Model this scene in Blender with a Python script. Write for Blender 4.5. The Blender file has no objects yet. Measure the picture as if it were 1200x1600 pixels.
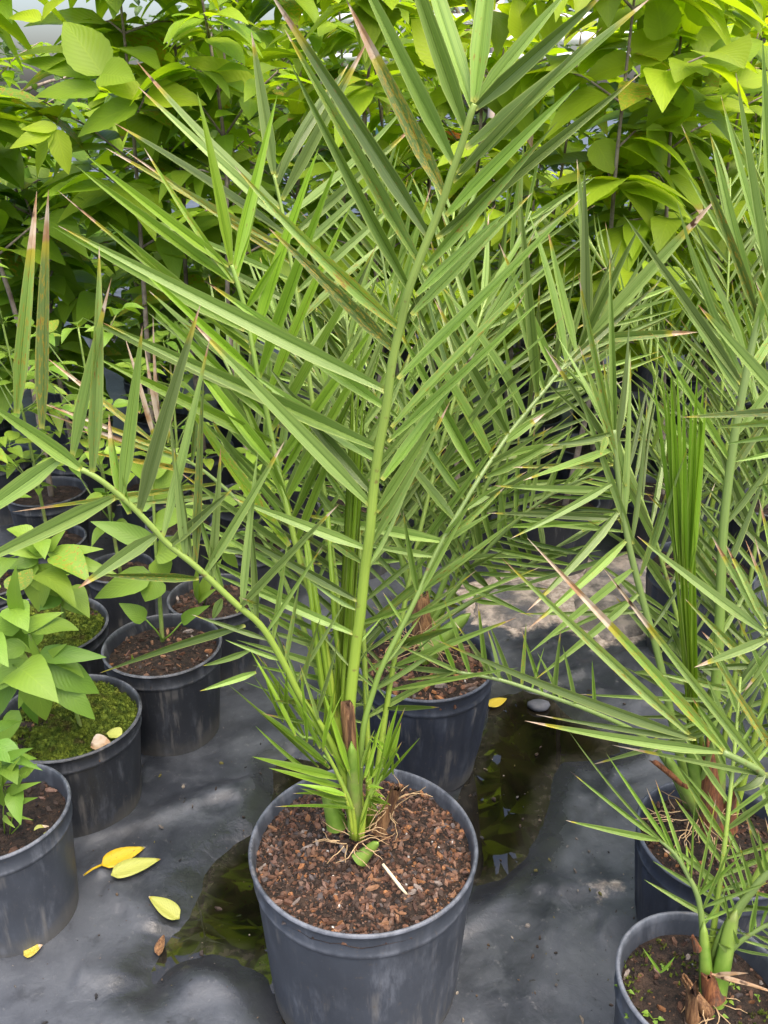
import bpy, math, random
import numpy as np
from mathutils import Vector
R = random.Random(7)
NP = np.random.RandomState(3)
SC = bpy.context.scene
COL = SC.collection
V = Vector
rad = math.radians

# ------------------------------------------------------------------ camera
H, PITCH, FPX = 1.32, rad(24.5), 1400.0
CP, SP = math.cos(PITCH), math.sin(PITCH)
cam = bpy.data.cameras.new('camera')
cam.sensor_fit = 'VERTICAL'
cam.sensor_height = 24.0
cam.lens = 24.0 * FPX / 1600.0
cam.clip_start, cam.clip_end = 0.02, 400
camo = bpy.data.objects.new('camera', cam)
COL.objects.link(camo)
camo.location = (0, 0, H)
camo.rotation_euler = (math.pi / 2 - PITCH, 0, 0)
SC.camera = camo


def ray(px, py):
    a = (px - 600) / FPX
    b = (800 - py) / FPX
    return V((a, CP + b * SP, -SP + b * CP))


def P(px, py, Y):
    d = ray(px, py)
    k = Y / d.y
    return V((d.x * k, Y, H + d.z * k))


def G(px, py, z=0.0):
    d = ray(px, py)
    k = (z - H) / d.z
    return V((d.x * k, d.y * k, z))


# ------------------------------------------------------------------ mesh collector
class MB:
    def __init__(s):
        s.v, s.f, s.uv, s.c, s.m = [], [], [], [], []

    def vert(s, p, uv=(0, 0), c=(0.5, 0, 0, 1)):
        s.v.append((p[0], p[1], p[2]))
        s.uv.append(uv)
        s.c.append(c)
        return len(s.v) - 1

    def face(s, ids, m=0):
        s.f.append(tuple(ids))
        s.m.append(m)

    def tube(s, pts, radii, n=7, c=(0.5, 0, 0, 1), m=0, cap=True, squash=None):
        """squash: (normal, factor) flattens the section along the normal"""
        rows = []
        up = V((0.123, 0.21, 0.97))
        for i, p in enumerate(pts):
            t = (pts[min(i + 1, len(pts) - 1)] - pts[max(i - 1, 0)])
            if t.length < 1e-9:
                t = V((0, 0, 1))
            t = t.normalized()
            a = t.cross(squash[0] if squash else up)
            if a.length < 1e-4:
                a = t.cross(V((1, 0, 0)))
            a.normalize()
            b = a.cross(t)
            r = radii[i] if hasattr(radii, '__len__') else radii
            q = squash[1] if squash else 1
            row = []
            for k in range(n):
                th = 2 * math.pi * k / n
                row.append(s.vert(p + a * (r * math.cos(th)) + b * (r * q * math.sin(th)),
                                  (k / n, i / max(1, len(pts) - 1)), c))
            rows.append(row)
        for i in range(len(rows) - 1):
            for k in range(n):
                s.face((rows[i][k], rows[i][(k + 1) % n], rows[i + 1][(k + 1) % n], rows[i + 1][k]), m)
        if cap:
            s.face(rows[-1], m)
            s.face(rows[0][::-1], m)

    def build(s, name, mats, parent=None, smooth=True):
        me = bpy.data.meshes.new(name)
        me.from_pydata(s.v, [], s.f)
        if not isinstance(mats, (list, tuple)):
            mats = [mats]
        for mt in mats:
            me.materials.append(mt)
        n = len(me.loops)
        li = np.empty(n, dtype=np.int32)
        me.loops.foreach_get('vertex_index', li)
        uvl = me.uv_layers.new(name='UVMap')
        uvl.data.foreach_set('uv', np.array(s.uv, dtype=np.float32)[li].ravel())
        ca = me.color_attributes.new('lf', 'FLOAT_COLOR', 'POINT')
        ca.data.foreach_set('color', np.array(s.c, dtype=np.float32).ravel())
        me.polygons.foreach_set('material_index', np.array(s.m, dtype=np.int32))
        if smooth:
            me.polygons.foreach_set('use_smooth', np.ones(len(s.f), dtype=bool))
        me.update()
        o = bpy.data.objects.new(name, me)
        COL.objects.link(o)
        o.parent = parent
        return o


def tag(o, label=None, cat=None, group=None, kind=None):
    if label:
        o['label'] = label
    if cat:
        o['category'] = cat
    if group:
        o['group'] = group
    if kind:
        o['kind'] = kind
    return o


def thing(name, label, cat, loc=(0, 0, 0), group=None):
    o = bpy.data.objects.new(name, None)
    COL.objects.link(o)
    o.location = loc
    o.empty_display_size = 0.05
    return tag(o, label, cat, group)


# parts are modelled in world space, then shifted under their thing's base
def under(child, root):
    child.parent = root
    off = V(root.location)
    child.data.transform(__import__('mathutils').Matrix.Translation(-off))
    return child


# ------------------------------------------------------------------ materials
def nm(name):
    m = bpy.data.materials.new(name)
    m.use_nodes = True
    nt = m.node_tree
    nt.nodes.clear()
    return m, nt


class NT:
    def __init__(s, nt):
        s.nt = nt

    def n(s, typ, **kw):
        nd = s.nt.nodes.new(typ)
        for k, v in kw.items():
            setattr(nd, k, v)
        return nd

    def set(s, nd, **kw):
        for k, v in kw.items():
            nd.inputs[k.replace('_', ' ')].default_value = v
        return nd

    def l(s, a, b):
        s.nt.links.new(a, b)

    def math(s, op, a, b=None, c=None, clamp=False):
        nd = s.n('ShaderNodeMath', operation=op)
        nd.use_clamp = clamp
        for i, x in enumerate((a, b, c)):
            if x is None:
                continue
            if isinstance(x, (int, float)):
                nd.inputs[i].default_value = x
            else:
                s.l(x, nd.inputs[i])
        return nd.outputs[0]

    def mix(s, fac, a, b, blend='MIX'):
        nd = s.n('ShaderNodeMix', data_type='RGBA', blend_type=blend)
        for sock, x in ((nd.inputs[0], fac), (nd.inputs[6], a), (nd.inputs[7], b)):
            if isinstance(x, (int, float)):
                sock.default_value = x
            elif isinstance(x, tuple):
                sock.default_value = (x[0], x[1], x[2], 1)
            else:
                s.l(x, sock)
        return nd.outputs[2]

    def noise(s, vec, scale, detail=3, rough=0.55, dist=0.0):
        nd = s.n('ShaderNodeTexNoise')
        nd.inputs['Scale'].default_value = scale
        nd.inputs['Detail'].default_value = detail
        nd.inputs['Roughness'].default_value = rough
        nd.inputs['Distortion'].default_value = dist
        if vec is not None:
            s.l(vec, nd.inputs['Vector'])
        return nd.outputs[0]

    def step(s, x, a, b):
        nd = s.n('ShaderNodeMapRange', interpolation_type='SMOOTHSTEP')
        s.l(x, nd.inputs[0])
        nd.inputs[1].default_value = a
        nd.inputs[2].default_value = b
        return nd.outputs[0]

    def bump(s, h, strength, dist=0.002):
        nd = s.n('ShaderNodeBump')
        nd.inputs['Strength'].default_value = strength
        nd.inputs['Distance'].default_value = dist
        s.l(h, nd.inputs['Height'])
        return nd.outputs[0]


def leaf_material(name, col_a, col_b, trans, trans_col_gain=(1.15, 1.2, 0.5), tip=True, veins='long',
                  dry=(0.30, 0.17, 0.08), rough=0.4, spec=0.4, vein=1.0):
    """attribute lf: r hue mix, g dry tip length, b spots / yellowing, a brightness"""
    m, nt = nm(name)
    t = NT(nt)
    out = t.n('ShaderNodeOutputMaterial')
    at = t.n('ShaderNodeAttribute', attribute_name='lf')
    sep = t.n('ShaderNodeSeparateColor')
    t.l(at.outputs['Color'], sep.inputs[0])
    r, g, b = sep.outputs
    uv = t.n('ShaderNodeUVMap').outputs[0]
    sx = t.n('ShaderNodeSeparateXYZ')
    t.l(uv, sx.inputs[0])
    u, v = sx.outputs[0], sx.outputs[1]
    tc = t.n('ShaderNodeTexCoord').outputs['Object']
    col = t.mix(r, col_a, col_b)
    nbig = t.noise(tc, 9, 3)
    col = t.mix(t.math('MULTIPLY', t.step(nbig, 0.35, 0.75), 0.35), col, t.mix(0.5, col, col_b))
    vb = t.n('ShaderNodeVectorMath', operation='SCALE')
    t.l(col, vb.inputs[0])
    t.l(at.outputs['Alpha'], vb.inputs[3])
    col = vb.outputs[0]
    au = t.math('ABSOLUTE', u)
    if veins == 'long':
        cmb = t.n('ShaderNodeCombineXYZ')
        t.l(t.math('MULTIPLY', u, 9.0), cmb.inputs[0])
        t.l(t.math('MULTIPLY', v, 1.2), cmb.inputs[1])
        t.l(t.math('MULTIPLY', r, 40.0), cmb.inputs[2])
        st = t.noise(cmb.outputs[0], 1.3, 2)
        col = t.mix(t.math('MULTIPLY', t.step(st, 0.38, 0.66), 0.6), col, t.mix(1.0, col, (1.8, 1.6, 1.7), 'MULTIPLY'))
        edge = t.step(au, 0.82, 0.97)
        col = t.mix(t.math('MULTIPLY', edge, 0.6), col, (0.30, 0.36, 0.10))
        mid = t.step(au, 0.10, 0.0)
        col = t.mix(t.math('MULTIPLY', mid, 0.25), col, (0.05, 0.11, 0.02))
        bs = t.step(v, 0.035, 0.0)
        col = t.mix(bs, col, (0.38, 0.40, 0.09))
        hgt = t.math('ADD', st, t.math('MULTIPLY', mid, -0.8))
        bmp = t.bump(hgt, 0.35, 0.001)
    else:
        # pinnate veins
        ph = t.math('SUBTRACT', t.math('MULTIPLY', v, 11.0), t.math('MULTIPLY', au, 3.4))
        w = t.math('SINE', t.math('MULTIPLY', ph, 6.2832))
        line = t.step(w, 0.72, 1.0)
        mid = t.step(au, 0.07, 0.0)
        vv = t.math('MAXIMUM', t.math('MULTIPLY', line, 0.4), mid)
        col = t.mix(t.math('MULTIPLY', vv, 0.55 * vein), col, t.mix(1.0, col, (1.7, 1.5, 1.2), 'MULTIPLY'))
        hgt = t.math('ADD', t.math('MULTIPLY', w, 0.5), t.math('MULTIPLY', t.noise(uv, 14, 2), 0.6))
        bmp = t.bump(hgt, 0.55 * vein, 0.0022)
    # yellow-orange blotches
    cs = t.n('ShaderNodeCombineXYZ')
    t.l(t.math('MULTIPLY', u, 2.2), cs.inputs[0])
    t.l(t.math('MULTIPLY', v, 11.0), cs.inputs[1])
    t.l(t.math('MULTIPLY', r, 71.0), cs.inputs[2])
    sp = t.noise(cs.outputs[0], 1.6, 4, 0.65)
    spot = t.math('MULTIPLY', t.step(t.math('ADD', sp, t.math('MULTIPLY', b, 0.30)), 0.67, 0.76), t.step(b, 0.0, 0.12))
    col = t.mix(t.math('MULTIPLY', spot, 0.8), col, t.mix(t.step(sp, 0.56, 0.70), (0.42, 0.30, 0.03), (0.20, 0.09, 0.025)))
    # dry tip with a yellow transition
    dn = t.math('MULTIPLY', t.math('SUBTRACT', t.noise(tc, 70, 2), 0.5), 0.10)
    e = t.math('ADD', t.math('SUBTRACT', v, t.math('SUBTRACT', 1.0, g)), dn)
    has = t.step(g, 0.01, 0.02)
    col = t.mix(t.math('MULTIPLY', t.step(e, -0.10, 0.0), has), col, (0.34, 0.30, 0.035))
    drc = t.mix(t.step(t.noise(tc, 30, 3), 0.35, 0.62), dry, (0.46, 0.38, 0.28))
    drc = t.mix(t.step(t.noise(tc, 47, 2), 0.58, 0.68), drc, (0.06, 0.03, 0.015))
    dryf = t.math('MULTIPLY', t.step(e, -0.005, 0.02), has)
    col = t.mix(dryf, col, drc)
    pb = t.n('ShaderNodeBsdfPrincipled')
    t.l(col, pb.inputs['Base Color'])
    t.l(bmp, pb.inputs['Normal'])
    pb.inputs['Roughness'].default_value = rough
    pb.inputs['Specular IOR Level'].default_value = spec
    tr = t.n('ShaderNodeBsdfTranslucent')
    t.l(t.mix(1.0, col, trans_col_gain, 'MULTIPLY'), tr.inputs[0])
    mx = t.n('ShaderNodeMixShader')
    t.l(t.math('MULTIPLY', t.math('SUBTRACT', 1.0, t.math('MULTIPLY', dryf, 0.6)), trans), mx.inputs[0])
    t.l(pb.outputs[0], mx.inputs[1])
    t.l(tr.outputs[0], mx.inputs[2])
    t.l(mx.outputs[0], out.inputs[0])
    return m


M_PALM = leaf_material('palm_leaf', (0.118, 0.215, 0.024), (0.182, 0.265, 0.078), 0.26)
M_YOUNG = leaf_material('young_palm_leaf', (0.13, 0.25, 0.018), (0.20, 0.32, 0.03), 0.36)
M_SAP = leaf_material('broad_leaf', (0.100, 0.215, 0.018), (0.36, 0.46, 0.022), 0.5,
                      trans_col_gain=(1.5, 1.5, 0.4), veins='pinnate', rough=0.5, spec=0.35, vein=0.38)
M_PEP = leaf_material('soft_leaf', (0.095, 0.21, 0.022), (0.24, 0.36, 0.045), 0.36, veins='pinnate', rough=0.46, spec=0.4, vein=0.3)
M_YEL = leaf_material('yellow_leaf', (0.60, 0.40, 0.015), (0.38, 0.40, 0.09), 0.2, veins='pinnate', rough=0.5, vein=0.3)
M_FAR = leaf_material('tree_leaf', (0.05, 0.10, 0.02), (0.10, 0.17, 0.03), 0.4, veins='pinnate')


def simple(name, cols, rough=0.6, scale=30, bump=0.3, bd=0.003, spec=0.4, lf=False, stretch=None):
    m, nt = nm(name)
    t = NT(nt)
    out = t.n('ShaderNodeOutputMaterial')
    tc = t.n('ShaderNodeTexCoord').outputs['Object']
    if stretch:
        mp = t.n('ShaderNodeMapping')
        mp.inputs['Scale'].default_value = stretch
        t.l(tc, mp.inputs[0])
        tc = mp.outputs[0]
    ns = t.noise(tc, scale, 5, 0.62)
    col = t.mix(t.step(ns, 0.36, 0.62), cols[0], cols[1])
    if len(cols) > 2:
        col = t.mix(t.step(t.noise(tc, scale * 0.37, 4), 0.52, 0.7), col, cols[2])
    if lf:
        at = t.n('ShaderNodeAttribute', attribute_name='lf')
        col = t.mix(1.0, col, at.outputs['Color'], 'MULTIPLY')
    pb = t.n('ShaderNodeBsdfPrincipled')
    t.l(col, pb.inputs['Base Color'])
    pb.inputs['Roughness'].default_value = rough
    pb.inputs['Specular IOR Level'].default_value = spec
    if bump:
        t.l(t.bump(t.noise(tc, scale * 2.3, 4, 0.65), bump, bd), pb.inputs['Normal'])
    t.l(pb.outputs[0], out.inputs[0])
    return m


def stalk_mat(name, a, b):
    m, nt = nm(name)
    t = NT(nt)
    out = t.n('ShaderNodeOutputMaterial')
    tc = t.n('ShaderNodeTexCoord').outputs['Object']
    sx = t.n('ShaderNodeSeparateXYZ')
    t.l(t.n('ShaderNodeUVMap').outputs[0], sx.inputs[0])
    col = t.mix(t.step(sx.outputs[1], 0.0, 0.7), a, b)
    cmb = t.n('ShaderNodeCombineXYZ')
    t.l(t.math('MULTIPLY', sx.outputs[0], 14.0), cmb.inputs[0])
    t.l(t.math('MULTIPLY', sx.outputs[1], 5.0), cmb.inputs[1])
    st = t.noise(cmb.outputs[0], 1.5, 3)
    col = t.mix(t.math('MULTIPLY', t.step(st, 0.4, 0.7), 0.4), col, t.mix(1.0, col, (1.5, 1.4, 1.4), 'MULTIPLY'))
    col = t.mix(t.math('MULTIPLY', t.step(t.noise(tc, 60, 3), 0.63, 0.72), 0.7), col, (0.14, 0.085, 0.03))
    pb = t.n('ShaderNodeBsdfPrincipled')
    t.l(col, pb.inputs['Base Color'])
    pb.inputs['Roughness'].default_value = 0.42
    t.l(t.bump(st, 0.25, 0.001), pb.inputs['Normal'])
    t.l(pb.outputs[0], out.inputs[0])
    return m


M_STALK = stalk_mat('palm_stalk', (0.215, 0.315, 0.032), (0.20, 0.285, 0.055))
M_STALKD = stalk_mat('dull_palm_stalk', (0.15, 0.24, 0.040), (0.15, 0.215, 0.062))
M_STALKY = stalk_mat('young_palm_stalk', (0.26, 0.34, 0.035), (0.17, 0.27, 0.04))
M_SHEATH = simple('dry_sheath', ((0.10, 0.045, 0.018), (0.24, 0.13, 0.055), (0.05, 0.022, 0.012)), 0.75, 60, 0.9, 0.003,
                  stretch=(4, 4, 0.35))
M_REDSHEATH = simple('red_sheath', ((0.09, 0.03, 0.014), (0.22, 0.085, 0.03), (0.07, 0.045, 0.03)), 0.65, 60, 0.9, 0.003,
                     stretch=(4, 4, 0.35))
M_STUB = simple('green_leaf_base', ((0.11, 0.20, 0.024), (0.18, 0.27, 0.045), (0.19, 0.19, 0.07)), 0.4, 25, 0.15, 0.001)
M_FIBRE = simple('dry_fibre', ((0.24, 0.15, 0.07), (0.40, 0.28, 0.15)), 0.8, 60, 0, 0)
M_SOIL = simple('soil', ((0.009, 0.0065, 0.005), (0.030, 0.019, 0.013), (0.048, 0.030, 0.020)), 0.85, 95, 1.0, 0.006, 0.3)
M_CHIP = simple('bark', ((0.62, 0.55, 0.5), (1.0, 1.0, 1.0)), 0.75, 120, 0.5, 0.0015, 0.35, lf=True)
M_MOSS = simple('moss', ((0.045, 0.075, 0.008), (0.13, 0.17, 0.018), (0.06, 0.045, 0.015)), 0.9, 60, 1.0, 0.005, 0.2)
M_BARKSTEM = simple('sapling_bark', ((0.15, 0.115, 0.085), (0.27, 0.22, 0.17), (0.09, 0.06, 0.045)), 0.8, 40, 0.4, 0.002)
M_GSTEM = simple('green_stem', ((0.16, 0.24, 0.045), (0.22, 0.30, 0.07), (0.17, 0.15, 0.06)), 0.5, 35, 0.2, 0.001)
M_WHITE = simple('white_pipe', ((0.72, 0.72, 0.72), (0.8, 0.8, 0.8), (0.6, 0.6, 0.58)), 0.4, 6, 0.05, 0.001)
M_PINK = simple('weathered_post', ((0.55, 0.42, 0.38), (0.62, 0.49, 0.44)), 0.7, 15, 0.2, 0.002)
M_TEAL = simple('teal_post', ((0.02, 0.07, 0.08), (0.03, 0.09, 0.10)), 0.5, 15, 0.1, 0.001)
M_ORANGE = simple('orange_petal', ((0.75, 0.13, 0.02), (0.8, 0.22, 0.03)), 0.5, 20, 0.1, 0.001)
M_STONE = simple('pebble', ((0.05, 0.055, 0.065), (0.09, 0.095, 0.11)), 0.6, 30, 0.3, 0.002)


def pot_mat(name, base, scuff):
    m, nt = nm(name)
    t = NT(nt)
    out = t.n('ShaderNodeOutputMaterial')
    tc = t.n('ShaderNodeTexCoord').outputs['Object']
    big = t.noise(tc, 7, 5, 0.6)
    col = t.mix(t.step(big, 0.3, 0.75), base, tuple(x * 1.55 for x in base))
    mp = t.n('ShaderNodeMapping')
    mp.inputs['Scale'].default_value = (1, 1, 0.25)
    t.l(tc, mp.inputs[0])
    s1 = t.noise(mp.outputs[0], 34, 6, 0.7)
    s2 = t.noise(tc, 5.5, 4, 0.6, 0.6)
    f = t.math('MULTIPLY', t.step(s1, 0.46, 0.70), t.step(s2, 0.38, 0.62))
    col = t.mix(t.math('MULTIPLY', f, 0.85), col, scuff)
    st = t.n('ShaderNodeMapping')
    st.inputs['Scale'].default_value = (1, 1, 0.06)
    t.l(tc, st.inputs[0])
    drip = t.math('MULTIPLY', t.step(t.noise(st.outputs[0], 48, 4, 0.7), 0.5, 0.68), t.step(t.noise(tc, 11, 3), 0.45, 0.62))
    col = t.mix(t.math('MULTIPLY', drip, 0.5), col, (0.16, 0.15, 0.135))
    mud = t.step(t.noise(tc, 120, 3, 0.7), 0.64, 0.70)
    col = t.mix(t.math('MULTIPLY', mud, 0.5), col, (0.09, 0.07, 0.05))
    fine = t.step(t.noise(tc, 260, 2), 0.66, 0.74)
    col = t.mix(t.math('MULTIPLY', fine, 0.25), col, scuff)
    wa = t.n('ShaderNodeSeparateColor')
    t.l(t.n('ShaderNodeAttribute', attribute_name='lf').outputs['Color'], wa.inputs[0])
    wf = t.math('MULTIPLY', wa.outputs[0], t.step(t.math('ADD', s1, t.math('MULTIPLY', big, .5)), .55, .95))
    col = t.mix(t.math('MULTIPLY', wf, 0.75), col, tuple(x * 1.25 for x in scuff))
    sz = t.n('ShaderNodeSeparateXYZ')
    t.l(tc, sz.inputs[0])
    low = t.step(t.math('ADD', sz.outputs[2], t.math('MULTIPLY', t.math('SUBTRACT', s2, 0.5), 0.14)), 0.055, 0.0)
    col = t.mix(t.math('MULTIPLY', low, 0.7), col, (0.10, 0.092, 0.075))
    pb = t.n('ShaderNodeBsdfPrincipled')
    t.l(col, pb.inputs['Base Color'])
    t.l(t.math('ADD', 0.42, t.math('MULTIPLY', s1, 0.22)), pb.inputs['Roughness'])
    pb.inputs['Specular IOR Level'].default_value = 0.5
    t.l(t.bump(t.math('ADD', big, t.math('MULTIPLY', s1, 0.3)), 0.25, 0.004), pb.inputs['Normal'])
    t.l(pb.outputs[0], out.inputs[0])
    return m


M_POT = pot_mat('dusty_black_plastic', (0.028, 0.033, 0.042), (0.12, 0.13, 0.15))
M_POTD = pot_mat('black_plastic', (0.013, 0.015, 0.019), (0.085, 0.092, 0.105))
M_POTB = pot_mat('blue_black_plastic', (0.014, 0.018, 0.028), (0.07, 0.08, 0.10))


# ------------------------------------------------------------------ numpy value noise
def vnoise(x, y, seed):
    xi, yi = np.floor(x).astype(int), np.floor(y).astype(int)
    xf, yf = x - xi, y - yi

    def h(a, b):
        n = (a * 374761393 + b * 668265263 + seed * 982451653) & 0x7fffffff
        n = ((n ^ (n >> 13)) * 1274126177) & 0x7fffffff
        return ((n ^ (n >> 16)) & 0xffff) / 65535.0
    sx, sy = xf * xf * (3 - 2 * xf), yf * yf * (3 - 2 * yf)
    return (h(xi, yi) * (1 - sx) + h(xi + 1, yi) * sx) * (1 - sy) + (h(xi, yi + 1) * (1 - sx) + h(xi + 1, yi + 1) * sx) * sy


def fbm(x, y, seed, oct=4):
    a, s, f = 0.5, 0, 1.0
    for i in range(oct):
        s = s + a * vnoise(x * f, y * f, seed + i)
        a *= 0.5
        f *= 2.03
    return s


def polysdf(X, Y, poly):
    d = np.full(X.shape, 1e9)
    ins = np.zeros(X.shape, bool)
    n = len(poly)
    for i in range(n):
        ax, ay = poly[i]
        bx, by = poly[(i + 1) % n]
        ex, ey = bx - ax, by - ay
        wx, wy = X - ax, Y - ay
        t = np.clip((wx * ex + wy * ey) / (ex * ex + ey * ey + 1e-12), 0, 1)
        d = np.minimum(d, np.hypot(wx - t * ex, wy - t * ey))
        c = ((ay <= Y) & (by > Y)) | ((by <= Y) & (ay > Y))
        with np.errstate(divide='ignore', invalid='ignore'):
            xi = ax + (Y - ay) / (by - ay if by != ay else 1e-9) * ex
        ins ^= c & (X < xi)
    return np.where(ins, -d, d)


# ------------------------------------------------------------------ ground and water
def gpoly(pts):
    return [(G(a, b).x, G(a, b).y) for a, b in pts]


PUD_R = gpoly([(770, 1090), (815, 1072), (860, 1085), (900, 1118), (960, 1150), (985, 1180), (930, 1200), (885, 1198), (868, 1230),
               (850, 1300), (835, 1350), (800, 1385), (735, 1400), (690, 1330), (700, 1250), (735, 1180)])
PUD_L = gpoly([(330, 1338), (362, 1312), (398, 1296), (415, 1255), (420, 1200), (455, 1180), (520, 1195), (500, 1290), (470, 1400),
               (470, 1500), (480, 1640), (452, 1640), (425, 1575), (400, 1535), (365, 1508), (325, 1503), (292, 1518), (262, 1545),
               (238, 1560), (220, 1552), (214, 1520), (240, 1475), (285, 1430), (303, 1390), (312, 1362)])
SILT = gpoly([(700, 930), (770, 905), (900, 880), (1010, 880), (1040, 940), (1020, 1010), (930, 1020), (860, 985), (800, 1000), (740, 985)])
SILT2 = gpoly([(900, 1395), (960, 1380), (1000, 1400), (980, 1425), (930, 1425)])


def coords(lo, hi, step, far):
    a = list(np.arange(lo, hi + 1e-6, step))
    d, x = step, hi
    while x < far:
        d *= 1.5
        x += d
        a.append(x)
    d, x = step, lo
    b = []
    while x > -far * (1 if lo < -0.5 else 0.15):
        d *= 1.5
        x -= d
        b.append(x)
    return np.array(b[::-1] + a)


gx = coords(-1.15, 1.15, 0.009, 120)
gy = coords(0.45, 2.9, 0.009, 160)
X, Y = np.meshgrid(gx, gy)
near = np.clip(1 - (np.hypot(X, Y - 1.5) - 2.0) / 2.0, 0, 1)
hgt = 0.012 * fbm(X * 4.3 + 11, Y * 4.3 + 5, 1) + 0.006 * fbm(X * 17, Y * 17, 9, 3)
# soft folds in the sheet
for (ang, off, amp, wd) in ((0.9, 0.62, 0.010, 0.022), (2.5, 0.55, 0.009, 0.02), (1.7, 1.05, 0.010, 0.03), (0.35, 1.1, 0.009, 0.02), (2.05, 1.45, 0.010, 0.025), (0.5, 0.35, 0.007, 0.02), (2.2, 0.95, 0.006, 0.018), (1.2, 1.25, 0.006, 0.025), (0.15, 1.42, 0.007, 0.03),
                            (2.7, 0.2, 0.005, 0.02), (1.9, 1.75, 0.008, 0.03)):
    q = X * math.cos(ang) + Y * math.sin(ang) - off + 0.12 * (fbm(X * 3 + off * 9, Y * 3, 21) - 0.5)
    hgt += amp * np.exp(-(q / wd) ** 2) * (fbm(X * 2.1 + 7 * off, Y * 2.1, 33) > 0.42)
hgt = (hgt + 0.006) * near + 0.006 * (1 - near)
wob = 0.05 * (fbm(X * 9, Y * 9, 40) - 0.45)
sd = np.minimum(polysdf(X, Y, PUD_R), polysdf(X, Y, PUD_L)) + wob
k = np.clip(0.5 - sd / 0.10, 0, 1)
k = k * k * (3 - 2 * k)
hgt = hgt * (1 - k) + (-0.008) * k
silt = np.clip(0.5 - np.minimum(polysdf(X, Y, SILT), polysdf(X, Y, SILT2) + 0.01) / 0.10, 0, 1)
wet = np.clip(1 - sd / 0.09, 0, 1)
hgt = hgt + silt * 0.006 * near
gm = MB()
ny, nx = X.shape
gm.v = np.stack([X.ravel(), Y.ravel(), hgt.ravel()], 1).tolist()
gm.uv = [(0, 0)] * (nx * ny)
gm.c = np.stack([silt.ravel(), wet.ravel(), 0 * silt.ravel(), 1 + 0 * silt.ravel()], 1).tolist()
idx = np.arange(nx * ny).reshape(ny, nx)
gm.f = np.stack([idx[:-1, :-1], idx[:-1, 1:], idx[1:, 1:], idx[1:, :-1]], -1).reshape(-1, 4).tolist()
gm.m = [0] * len(gm.f)

mg, nt = nm('ground_sheet')
t = NT(nt)
out = t.n('ShaderNodeOutputMaterial')
tc = t.n('ShaderNodeTexCoord').outputs['Object']
at = t.n('ShaderNodeAttribute', attribute_name='lf')
sep = t.n('ShaderNodeSeparateColor')
t.l(at.outputs['Color'], sep.inputs[0])
n1 = t.noise(tc, 3.2, 6, 0.62, 0.4)
n2 = t.noise(tc, 14, 6, 0.68, 0.3)
n3 = t.noise(tc, 70, 4, 0.65)
col = t.mix(t.step(n1, 0.38, 0.62), (0.018, 0.021, 0.027), (0.056, 0.062, 0.073))
col = t.mix(t.math('MULTIPLY', t.step(n2, 0.48, 0.66), 0.35), col, (0.09, 0.098, 0.11))
col = t.mix(t.math('MULTIPLY', t.step(n2, 0.46, 0.32), 0.55), col, (0.016, 0.018, 0.022))
col = t.mix(t.math('MULTIPLY', t.step(n3, 0.60, 0.72), 0.35), col, (0.14, 0.14, 0.14))
col = t.mix(t.step(t.noise(tc, 31, 3, 0.6), 0.70, 0.74), col, (0.015, 0.014, 0.012))
sl = t.step(t.math('ADD', sep.outputs[0], t.math('MULTIPLY', t.math('SUBTRACT', n2, 0.5), 1.6)), 0.45, 0.75)
col = t.mix(t.math('MULTIPLY', sl, 0.95), col, t.mix(t.step(n3, 0.4, 0.65), (0.26, 0.21, 0.17), (0.50, 0.43, 0.36)))
we = t.step(t.math('ADD', sep.outputs[1], t.math('MULTIPLY', t.math('SUBTRACT', n2, 0.5), 0.9)), 0.30, 0.85)
col = t.mix(t.math('MULTIPLY', we, 0.75), col, (0.016, 0.017, 0.018))
pb = t.n('ShaderNodeBsdfPrincipled')
t.l(col, pb.inputs['Base Color'])
ro = t.math('ADD', 0.20, t.math('MULTIPLY', n1, 0.42))
t.l(t.math('SUBTRACT', ro, t.math('MULTIPLY', we, 0.22)), pb.inputs['Roughness'])
pb.inputs['Specular IOR Level'].default_value = 0.5
n4 = t.noise(tc, 34, 6, 0.55, 1.8)
t.l(t.bump(t.math('ADD', t.math('ADD', n2, t.math('MULTIPLY', n4, 0.55)), t.math('MULTIPLY', n3, 0.25)), 0.24, 0.006), pb.inputs['Normal'])
t.l(pb.outputs[0], out.inputs[0])
tag(gm.build('ground', mg), kind='structure')

mw, nt = nm('murky_water')
t = NT(nt)
out = t.n('ShaderNodeOutputMaterial')
tc = t.n('ShaderNodeTexCoord').outputs['Object']
pb = t.n('ShaderNodeBsdfPrincipled')
at = t.n('ShaderNodeAttribute', attribute_name='lf')
sep = t.n('ShaderNodeSeparateColor')
t.l(at.outputs['Color'], sep.inputs[0])
deep = t.mix(t.step(t.noise(tc, 9, 4), 0.4, 0.65), (0.0035, 0.003, 0.002), (0.010, 0.008, 0.004))
sh = t.step(t.math('ADD', sep.outputs[0], t.math('MULTIPLY', t.math('SUBTRACT', t.noise(tc, 20, 4), .5), .7)), 0.25, 0.85)
silt_ = t.mix(t.step(t.noise(tc, 45, 5, .7), .45, .65), (0.016, 0.015, 0.012), (0.036, 0.032, 0.024))
t.l(t.mix(sh, silt_, deep), pb.inputs['Base Color'])
pb.inputs['Roughness'].default_value = 0.015
pb.inputs['IOR'].default_value = 1.45
pb.inputs['Specular IOR Level'].default_value = 0.8
t.l(t.bump(t.noise(tc, 6, 2), 0.04, 0.01), pb.inputs['Normal'])
t.l(pb.outputs[0], out.inputs[0])
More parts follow.
